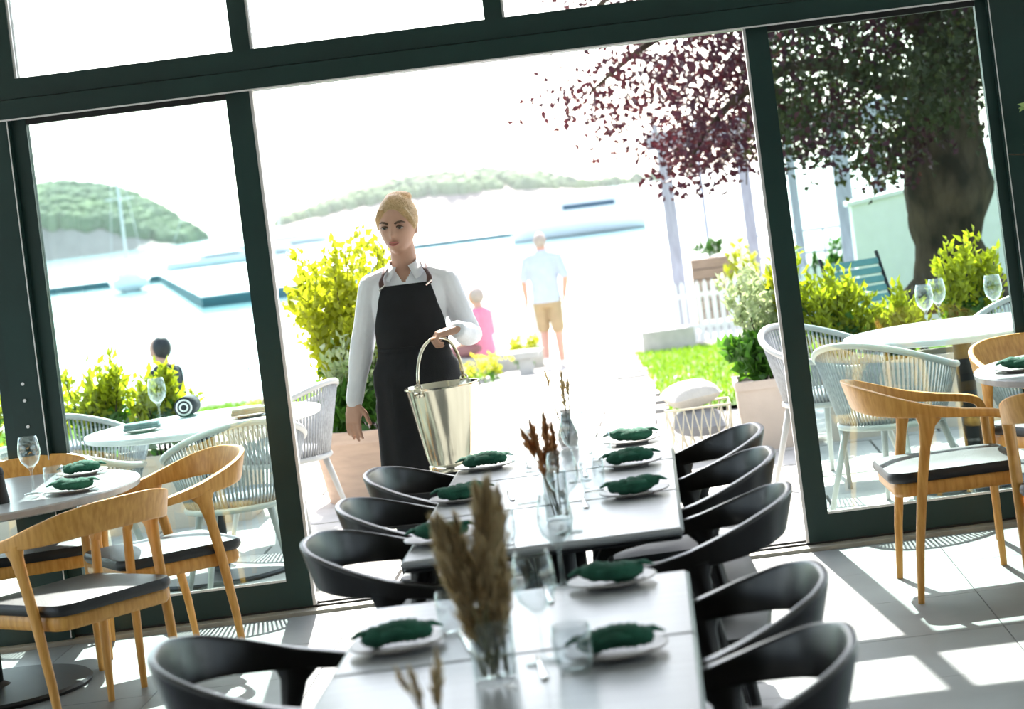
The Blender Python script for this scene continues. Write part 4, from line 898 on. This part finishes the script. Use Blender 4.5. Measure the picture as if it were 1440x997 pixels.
# square planter right of the opening
SP = (0.60, 12.75); tub('planter', SP[0], SP[1], 0.42, 0.42, 0.40, M_claypale, 'square cream planter beside the right door frame', 0.92)
shrub(SP[0] + 0.02, SP[1] + 0.08, 0.37, 'tall pale variegated shrub in the square cream planter', 20, 0.80, 0.25, 0.2, 52, 0.065, 0.018, M_vleaf, M_gleaf, split=0.35)
shrub(SP[0] - 0.04, SP[1] - 0.10, 0.37, 'dark green plant spilling over the square cream planter', 12, 0.36, 0.20, 0.12, 34, 0.08, 0.03, M_gleaf, M_gleaf)
shrub(SP[0] + 0.16, SP[1] + 0.10, 0.37, 'yellow shoots rising behind the square cream planter', 8, 0.92, 0.12, 0.1, 40, 0.08, 0.022, M_yleaf, M_gleaf, split=0.5)
# long troughs behind the terrace tables
tub('trough', -3.30, 12.55, 1.9, 0.40, 0.42, M_claypale, 'long cream trough behind the left terrace table', 0.95)
for x, h, w in ((-4.0, 0.56, 'far left one'), (-3.62, 0.52, 'second from the left'), (-3.22, 0.62, 'third from the left'), (-2.86, 0.52, 'rightmost one beside the dark haired person')):
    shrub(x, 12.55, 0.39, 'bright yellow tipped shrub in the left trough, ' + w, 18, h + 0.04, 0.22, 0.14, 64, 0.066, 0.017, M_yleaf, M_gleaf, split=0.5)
tub('trough', 1.55, 12.75, 1.35, 0.40, 0.42, M_claypale, 'long cream trough behind the right terrace table', 0.95)
for x, h, w in ((1.02, 0.62, 'left one next to the door stile'), (1.34, 0.42, 'small middle one'), (1.80, 0.72, 'largest one in front of the tree trunk')):
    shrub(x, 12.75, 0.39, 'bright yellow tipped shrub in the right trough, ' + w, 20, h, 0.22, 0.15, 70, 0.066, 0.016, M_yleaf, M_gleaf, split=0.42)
# little plants by the path end
e1 = at(735, 480, 29.0); shrub(e1.x, 29.0, gz(29.0), 'small yellow green bush beside the path end', 9, 0.62, 0.22, 0.2, 40, 0.07, 0.02, M_yleaf, M_gleaf)
e1 = at(676, 490, 26.0); fo = shrub(e1.x, 26.0, gz(26.0), 'low yellow flowering plant in front of the pink person', 10, 0.32, 0.26, 0.15, 26, 0.05, 0.015, M_yleaf, M_gleaf)
fp = [(random.gauss(0, 0.16), random.gauss(0, 0.1), random.uniform(0.2, 0.36)) for _ in range(90)]; tag(link('flowers', leaf_mesh('flowers', fp, rng.normal(size=(90, 3)), 0.05, 0.02), M_yellow, fo), kind='stuff')
cr = empty('crate_planter', (at(1002, 368, 34.0).x, 34.0, -0.82)); tag(cr, 'weathered wooden crate planter on the quay behind the fence', 'planter')
for k in range(6): MB().box(-0.34, 0.34, -0.22, 0.22, 0.12 + k*0.16, 0.12 + k*0.16 + 0.14).build('slat', M_tan, cr)
for sx in (-1, 1): MB().box(sx*0.31 - 0.04, sx*0.31 + 0.04, -0.2, 0.2, 0, 0.12).build('foot', M_tan, cr)
shrub(at(1002, 350, 34.0).x, 34.0, 0.24, 'low green planting on top of the wooden crate', 8, 0.26, 0.3, 0.15, 30, 0.08, 0.02, M_gleaf, M_gleaf)
shrub(at(1045, 372, 33.0).x, 33.0, -0.82, 'bushy green shrub on the quay beside the wooden crate', 14, 1.35, 0.30, 0.3, 60, 0.09, 0.03, M_yleaf, M_gleaf, split=0.6)
shrub(at(1150, 350, 33.4).x, 33.4, -0.82, 'dark green hedge under the pergola', 26, 1.15, 0.9, 0.3, 60, 0.10, 0.035, M_gleaf, M_gleaf)

# copper beech
TD_ = 18.0
tree = empty('copper_beech', (at(1332, 330, TD_).x, TD_, gz(TD_))); tag(tree, 'large copper beech with thick trunk and overhanging purple leaves', 'tree'); TO = tree.location.copy()
tw = [((1345, 430), 0.62), ((1340, 385), 0.34), ((1335, 340), 0.27), ((1333, 300), 0.33), ((1332, 262), 0.37), ((1328, 200), 0.315), ((1326, 120), 0.275), ((1330, 20), 0.255), ((1335, -120), 0.25), ((1325, -300), 0.20)]
P = catmull([tuple(at(px, py, TD_) - TO) for (px, py), r in tw], 3); R = np.interp(np.linspace(0, len(tw) - 1, len(P)), range(len(tw)), [r for _, r in tw])
rings = []
for k, (p, r) in enumerate(zip(P, R)):
    rings.append([(p[0] + r*(1 + 0.05*math.sin(3*a + k*0.7) + 0.03*math.sin(7*a - k))*math.cos(a), p[1] + r*(1 + 0.05*math.cos(4*a + k*0.5))*math.sin(a), max(p[2], -0.1)) for a in np.linspace(0, 2*PI, 28, endpoint=False)])
MB().loft(rings).build('trunk', M_bark, tree, True)
br = []
def branch(pts, r0, r1):
    P = catmull([tuple(at(px, py, d) - TO) for px, py, d in pts], 4); MB().tube(P, list(np.linspace(r0, r1, len(P))), 8).build('branch', M_bark, tree, True)
branch([(1325, 60, 18), (1230, 0, 17.6), (1120, -20, 17.2), (1000, 10, 17.0), (900, 70, 17.0), (830, 130, 17.0)], 0.10, 0.008)
branch([(1320, 130, 18), (1240, 120, 17.3), (1150, 90, 16.8), (1060, 120, 16.6), (990, 190, 16.6), (965, 250, 16.6)], 0.08, 0.006)
branch([(1325, 0, 18), (1200, -80, 17.0), (1050, -90, 16.5), (880, -20, 16.6), (790, 60, 16.8)], 0.09, 0.007)
branch([(1325, 170, 18), (1270, 190, 17.0), (1245, 250, 16.6)], 0.05, 0.005)
branch([(1330, -60, 18), (1400, -120, 17.5), (1500, -100, 17.0)], 0.09, 0.02)
branch([(1060, 100, 16.7), (1050, 180, 16.6), (1050, 260, 16.5)], 0.012, 0.004)
xs_ = [740, 755, 790, 830, 850, 880, 930, 960, 990, 1010, 1050, 1062, 1130, 1150, 1200, 1240, 1290, 1400, 1560]
yl_ = [120, 165, 170, 165, 200, 195, 215, 262, 245, 232, 252, 215, 225, 215, 190, 255, 195, 150, 150]
pp_, pd_, bp2, bd2 = [], [], [], []
nc = 0
while nc < 720:
    px = random.uniform(750, 1500); py = random.uniform(-330, 270); yl = np.interp(px, xs_, yl_)
    top_l = np.interp(py, [-330, -100, 0, 60, 130, 170], [860, 800, 790, 785, 762, 752])
    if px < top_l or py > yl - 6: continue
    dens = np.interp(px, [750, 850, 930, 1050, 1100], [0.20, 0.36, 0.7, 0.9, 1])
    if random.random() > dens: continue
    nc += 1; d = TD_ + random.uniform(-2.2, 1.6); c = at(px, py, d) - TO
    green = px > 1075 and random.random() < 0.7
    n = int(random.uniform(28, 62) * np.interp(px, [750, 900, 1000], [0.55, 0.9, 1.15]))
    for q in range(n):
        o = Vector((random.gauss(0, 0.14), random.gauss(0, 0.2), random.gauss(-0.02, 0.10))); 
        (bp2 if green else pp_).append(tuple(c + o)); (bd2 if green else pd_).append((random.gauss(0, 0.7), random.gauss(0, 0.7), random.gauss(-0.6, 0.5)))
tag(link('foliage', leaf_mesh('foliage', pp_, pd_, 0.072, 0.024), M_pleaf, tree), kind='stuff'); tag(link('green_foliage', leaf_mesh('green_foliage', bp2, bd2, 0.072, 0.026), M_bleaf, tree), kind='stuff')
# white garden wall behind the trunk
gw = MB(); gx0 = at(1196, 300, 24.0).x; gw.add([(0, 0, -0.05), (3.2, 0, -0.05), (3.2, 0.35, -0.05), (0, 0.35, -0.05), (0.02, 0, 1.50), (3.2, 0, 1.86), (3.2, 0.35, 1.86), (0.02, 0.35, 1.50)], [(0,3,2,1),(4,5,6,7),(0,1,5,4),(1,2,6,5),(2,3,7,6),(3,0,4,7)])
gwo = empty('garden_wall', (gx0, 24.0, gz(24.0))); gw.build('masonry', M_picket, gwo); tag(gwo, 'white rendered garden wall behind the tree trunk', 'wall')
MB().add([(-0.03, -0.03, 1.50), (3.2, -0.03, 1.86), (3.2, 0.38, 1.86), (-0.03, 0.38, 1.50), (-0.03, -0.03, 1.55), (3.2, -0.03, 1.91), (3.2, 0.38, 1.91), (-0.03, 0.38, 1.55)], [(0,3,2,1),(4,5,6,7),(0,1,5,4),(1,2,6,5),(2,3,7,6),(3,0,4,7)]).build('coping', M_picket, gwo)

# teal slatted garden chair
tcx = at(1240, 385, 15.0).x; tc = empty('garden_chair', (tcx, 15.0, gz(15.0)), math.radians(-152)); tag(tc, 'teal slatted garden chair in front of the white wall', 'chair')
for k in range(8):
    z = 0.46 + k*0.062; yb = -0.20 - k*0.022; MB().rrect(0.22, 0.008, 0.006, -0.022, 0.022).build('back_slat', M_teal, tc, False, (0, yb, z), (0.34, 0, 0))
for k in range(6): MB().box(-0.22, 0.22, -0.16 + k*0.065, -0.16 + k*0.065 + 0.05, 0.41, 0.43).build('seat_slat', M_teal, tc)
for s in (-1, 1):
    MB().tube([(s*0.235, 0.20, 0), (s*0.235, 0.02, 0.42), (s*0.235, -0.20, 0.46), (s*0.235, -0.39, 0.96)], 0.014, 8).build('side_frame', M_dark, tc, True)
    MB().tube([(s*0.235, -0.30, 0), (s*0.235, 0.19, 0.41)], 0.014, 8).build('leg', M_dark, tc, True)

# wire basket with cushions
bc = Vector((0.16, 12.62, 0)); wbk = empty('wire_basket', bc); tag(wbk, 'cream wire lattice basket beside the square planter', 'basket')
bw_, bd_, bh_ = 0.185, 0.17, 0.30
def rectring(z, k): return [(sx*bw_*k, sy*bd_*k, z) for sx, sy in ((-1,-1),(1,-1),(1,1),(-1,1),(-1,-1))]
for z, k in ((0.008, 0.9), (bh_, 1.0)): MB().tube(rectring(z, k), 0.007, 6).build('rim', M_wire, wbk, True)
for a, b_ in (((-1, -1), (1, -1)), ((1, -1), (1, 1)), ((1, 1), (-1, 1)), ((-1, 1), (-1, -1))):
    n = 7
    for k in range(n):
        for f0, f1 in ((k/n, (k + 1)/n), ((k + 1)/n, k/n)):
            q = lambda f, z, kk: ((a[0] + (b_[0] - a[0])*f)*bw_*kk, (a[1] + (b_[1] - a[1])*f)*bd_*kk, z)
            MB().tube([q(f0, 0.01, 0.9), q((f0 + f1)/2, 0.15, 0.985), q(f1, bh_, 1.0)], 0.004, 5).build('wire', M_wire, wbk, True)
def pillow(name, x, y, z, hx, hy, hz, rot, m, label):
    v = []; n = 14
    mb = MB(); 
    for sgn in (1, -1):
        g_ = [[(-hx + 2*hx*i/n, -hy + 2*hy*j/n, sgn*hz*(max(0, (1 - abs(-1 + 2*i/n)**2.6))*max(0, (1 - abs(-1 + 2*j/n)**2.6)))**0.55) for j in range(n + 1)] for i in range(n + 1)]
        mb.add([p for r in g_ for p in r], [((i*(n+1)+j), ((i+1)*(n+1)+j), ((i+1)*(n+1)+j+1), (i*(n+1)+j+1)) if sgn > 0 else ((i*(n+1)+j), (i*(n+1)+j+1), ((i+1)*(n+1)+j+1), ((i+1)*(n+1)+j)) for i in range(n) for j in range(n)])
    o = mb.build(name, m, None, True, (x, y, z), rot); tag(o, label, 'cushion', 'cushions in the wire basket'); return o
pillow('cushion', bc.x, bc.y, 0.20, 0.155, 0.14, 0.075, (0.1, 0.05, 0), M_cushgrey, 'grey cushion inside the wire basket')
pillow('cushion', bc.x - 0.03, bc.y + 0.02, 0.365, 0.15, 0.14, 0.075, (0.08, -0.08, 0.3), M_cush, 'cream cushion lying on top in the wire basket')
rb_ = empty('rolled_napkin', (-2.37, 10.93, 0.79)); tag(rb_, 'black and white striped rolled cloth on the left terrace table', 'cloth')
for k, (r, m) in enumerate(((0.05, M_stripe_d), (0.041, M_white), (0.032, M_stripe_d), (0.023, M_white), (0.014, M_stripe_d))):
    MB().lathe([(r - 0.009 if k < 4 else 0.001, -0.002*k - 0.08), (r, -0.002*k - 0.08), (r, 0.08), (r - 0.009 if k < 4 else 0.001, 0.08)], 24).build('ring', m, rb_, True, None, (-PI/2, 0, 0))

# indoor olive tree at the right edge
oe = empty('potted_olive', (1.98, 9.0, 0)); tag(oe, 'indoor olive tree whose leaves show at the right picture edge', 'plant')
MB().lathe([(0.14, 0), (0.19, 0.34), (0.20, 0.36), (0.18, 0.36), (0.17, 0.32), (0.01, 0.32)], 32).build('pot', M_dark, oe, True)
MB().tube([(0, 0, 0.3), (0.02, 0.01, 0.8), (-0.02, 0, 1.3), (-0.05, 0, 1.7)], [0.03, 0.025, 0.02, 0.012], 8).build('trunk', M_bark, oe, True)
lp_, ld_ = [], []; ob = MB()
for k in range(26):
    z = random.uniform(1.05, 1.75); a = random.uniform(0, 2*PI); L = random.uniform(0.25, 0.50); b0 = Vector((-0.03, 0, z)); t0 = b0 + Vector((L*math.cos(a), L*0.5*math.sin(a), random.uniform(0.05, 0.32)))
    ob.tube([b0, t0], [0.006, 0.003], 5)
    for q in range(16): lp_.append(tuple(b0.lerp(t0, random.uniform(0.3, 1.0)))); ld_.append(tuple((t0 - b0).normalized()*0.6 + Vector((random.gauss(0, .6), random.gauss(0, .6), random.gauss(0.1, .5)))))
ob.build('twigs', M_bark, oe, True); tag(link('leaves', leaf_mesh('leaves', lp_, ld_, 0.062, 0.013), M_olive, oe), kind='stuff')

# ------------------------------------------------------------------ water side: docks, boats, wooded islands
SEA = -2.0
def dock(name, pts, top, label):
    e = empty(name, (pts[0][0], pts[0][1], SEA)); tag(e, label, 'dock'); ox, oy = pts[0]; n = len(pts)
    lo = [(x - ox, y - oy, -0.2) for x, y in pts]; hi = [(x - ox, y - oy, top) for x, y in pts]
    MB().loft([lo, hi]).build('float', M_dockside, e); MB().loft([[(x, y, top) for x, y, _ in hi], [(x, y, top + 0.06) for x, y, _ in hi]]).build('deck', M_dock, e); return e
def sea_at(px, py): u, v = uv(px, py); d = (CAM_H - SEA)*F_PX/v; return (u*d/F_PX, d)
A, B, C, D = sea_at(50, 417), sea_at(225, 396), sea_at(285, 433), sea_at(420, 416)
dock('floating_dock', [A, B, C, D, (D[0] + 3, D[1] + 24), (B[0] + 16, B[1] - 22), (B[0] + 9, B[1] + 5), (A[0], A[1] + 5)], 0.48, 'L shaped floating dock with white deck and teal shaded side, left')
E_, F_ = sea_at(556, 353), sea_at(748, 329)
dock('floating_dock', [E_, F_, (F_[0] + 2, F_[1] + 9), (E_[0], E_[1] + 9)], 0.26, 'narrow floating dock behind the woman and the man')
def sailboat(px, py, L, mast, rz, label):
    x, y = sea_at(px, py); e = empty('sailboat', (x, y, SEA), rz); tag(e, label, 'boat', 'moored sailboats')
    secs = []
    for t, w, b_, s in ((-0.5, 0.11, 0.0, 0.95), (-0.3, 0.15, -0.1, 0.9), (0.0, 0.165, -0.12, 0.92), (0.25, 0.12, -0.08, 1.0), (0.42, 0.05, 0.02, 1.1), (0.5, 0.006, 0.5, 1.18)):
        secs.append([(t*L, q*w*L, zz) for q, zz in ((-1, s), (-0.85, 0.3), (0, b_ - 0.1), (0.85, 0.3), (1, s))])
    h = MB(); h.loft(secs); fixn(h.build('hull', M_hull, e, True))
    MB().rrect(L*0.20, L*0.09, 0.3, 0.9, 1.35).build('cabin', M_hull, e); MB().box(-L*0.16, L*0.16, -L*0.092, L*0.092, 1.05, 1.2).build('cabin_window', M_navy, e)
    MB().tube([(L*0.08, 0, 0.9), (L*0.08, 0, mast)], 0.09, 8).build('mast', M_dock, e, True)
    MB().tube([(L*0.08, 0, 2.1), (-L*0.36, 0, 2.0)], 0.10, 8).build('boom', M_hull, e, True)
    MB().tube([(L*0.08, -1.0, mast*0.55), (L*0.08, 1.0, mast*0.55)], 0.05, 6).build('spreader', M_dock, e, True)
    for q in ((L*0.49, 0, 1.1), (-L*0.49, 0, 0.9), (L*0.06, 1.2, 0.9), (L*0.06, -1.2, 0.9)): MB().tube([(L*0.08, 0, mast - 0.1), q], 0.02, 4).build('stay', M_dock, e)
    return e
sailboat(184, 409, 9.0, 11.8, math.radians(104), 'white sailboat moored at the far end of the floating dock')
sailboat(312, 375, 10.0, 13.5, math.radians(20), 'white sailboat with tall mast beside the left door stile')
sailboat(350, 362, 9.0, 10.0, math.radians(200), 'smaller white sailboat behind the dock, half hidden by the door stile')
sailboat(405, 345, 11.0, 11.0, math.radians(170), 'distant sailboat left of the yellow green shrub')
yx, yy = sea_at(815, 331); ya = empty('motor_yacht', (yx, yy, SEA), math.radians(186)); tag(ya, 'large white motor yacht to the right of the walking man', 'boat')
YL = 9.2; secs = []
for t, w, s in ((-0.5, 0.15, 1.25), (-0.2, 0.17, 1.3), (0.1, 0.16, 1.5), (0.35, 0.09, 1.75), (0.5, 0.008, 1.95)): secs.append([(t*YL, q*w*YL, zz) for q, zz in ((-1, s), (-0.8, 0.25), (0, -0.2), (0.8, 0.25), (1, s))])
fixn(MB().loft(secs).build('hull', M_hull, ya, True)); secs2 = [[(x, y*1.012, min(z, 0.40)) for x, y, z in r] for r in secs]
MB().box(-YL*0.47, YL*0.34, -YL*0.171, -YL*0.168, 0.05, 0.35).build('waterline_stripe', M_navy, ya); 
MB().loft([[(-3.2, -1.2, 1.2), (2.4, -1.1, 1.5), (2.4, 1.1, 1.5), (-3.2, 1.2, 1.2)], [(-2.8, -1.0, 2.5), (0.9, -0.9, 2.6), (0.9, 0.9, 2.6), (-2.8, 1.0, 2.5)]]).build('cabin', M_hull, ya)
MB().box(-2.6, 1.0, -1.13, 1.13, 1.85, 2.2).build('cabin_window', M_navy, ya); MB().rrect(1.7, 0.95, 0.3, 2.9, 3.0).build('flybridge_roof', M_hull, ya, False, (-1.2, 0, 0))
for sx in (-2.6, 0.2):
    for sy in (-0.8, 0.8): MB().tube([(sx, sy, 2.4), (sx, sy, 2.95)], 0.04, 6).build('roof_post', M_hull, ya, True)

def island(name, outline, base, d, depth, n_cr, cr, label, green=1.0):
    """outline: skyline pixels; base: shoreline pixel y at both ends"""
    e = empty(name, (at(outline[0][0], outline[0][1], d).x, d, SEA)); O = e.location.copy(); tag(e, label, 'island')
    pts = [at(px, py, d) for px, py in outline]; xs = [p.x - O.x for p in pts]; zs = [max(0.5, p.z - SEA) for p in pts]
    N, Mx = 60, 14; vs = []; X = np.linspace(xs[0], xs[-1], N); Z = np.interp(X, xs, zs)
    def hgt(x, f): return np.interp(x, xs, zs)*(math.sin(PI*min(1, f*1.0)) ** 0.6 if f < 0.5 else 1)
    for j in range(Mx + 1):
        f = j/Mx
        for i in range(N):
            zz = Z[i]*(max(0.0, math.sin(PI*f)) ** 0.55)*(0.80 + 0.12*math.sin(i*0.9 + j*1.7) * 0.6); vs.append((X[i], depth*(f - 0.5), zz - 0.3))
    fs = [(j*N + i, j*N + i + 1, (j + 1)*N + i + 1, (j + 1)*N + i) for j in range(Mx) for i in range(N - 1)]
    MB().add(vs, fs).build('rock', M_rock, e, True)
    t = MB(); base_e = MB(); base_e.ellip((0, 0, 0), 1, 1, 1, 7, 5)
    for k in range(n_cr):
        x = random.uniform(xs[0], xs[-1]); f = random.uniform(0.10, 0.62); zc = np.interp(x, xs, zs)*(math.sin(PI*f) ** 0.55)*0.86
        if random.random() > green*min(1, zc/4): continue
        r = cr*random.uniform(0.6, 1.25); j = [random.uniform(0.8, 1.2) for _ in range(3)]
        t.add([(x + vx*r*j[0], depth*(f - 0.5) + vy*r*j[1], zc + vz*r*1.15*j[2]) for vx, vy, vz in base_e.v], base_e.f)
    tag(t.build('trees', M_forest, e), kind='stuff')
island('wooded_island', [(-60, 280), (-10, 268), (45, 258), (85, 252), (120, 256), (150, 262), (175, 268), (200, 284), (225, 300), (250, 320), (285, 345)], 0, 700.0, 90.0, 1500, 2.5, 'steep wooded island behind the left sliding door')
island('wooded_island', [(395, 318), (440, 300), (490, 278), (540, 262), (590, 250), (640, 246), (680, 243), (720, 244), (770, 250), (810, 262), (860, 262), (930, 262)], 0, 950.0, 120.0, 1300, 3.0, 'low rocky wooded island behind the woman and the man', 0.75)

# ------------------------------------------------------------------ sea haze between the shore and the islands
hz = bpy.data.materials.new('sea_haze'); hz.use_nodes = True; nt = hz.node_tree; nt.nodes.clear()
ho = nt.nodes.new('ShaderNodeOutputMaterial'); hv = nt.nodes.new('ShaderNodeVolumeScatter'); hv.inputs['Color'].default_value = (0.97, 0.99, 1, 1); hv.inputs['Density'].default_value = 0.00013; hv.inputs['Anisotropy'].default_value = 0.35
nt.links.new(hv.outputs[0], ho.inputs['Volume'])
hb = struct(MB().box(-900, 900, 70, 1600, -1.95, 60).build('sea_haze', hz)); hb['kind'] = 'stuff'; tag(hb, 'thin bright sea haze in front of the islands', 'haze')
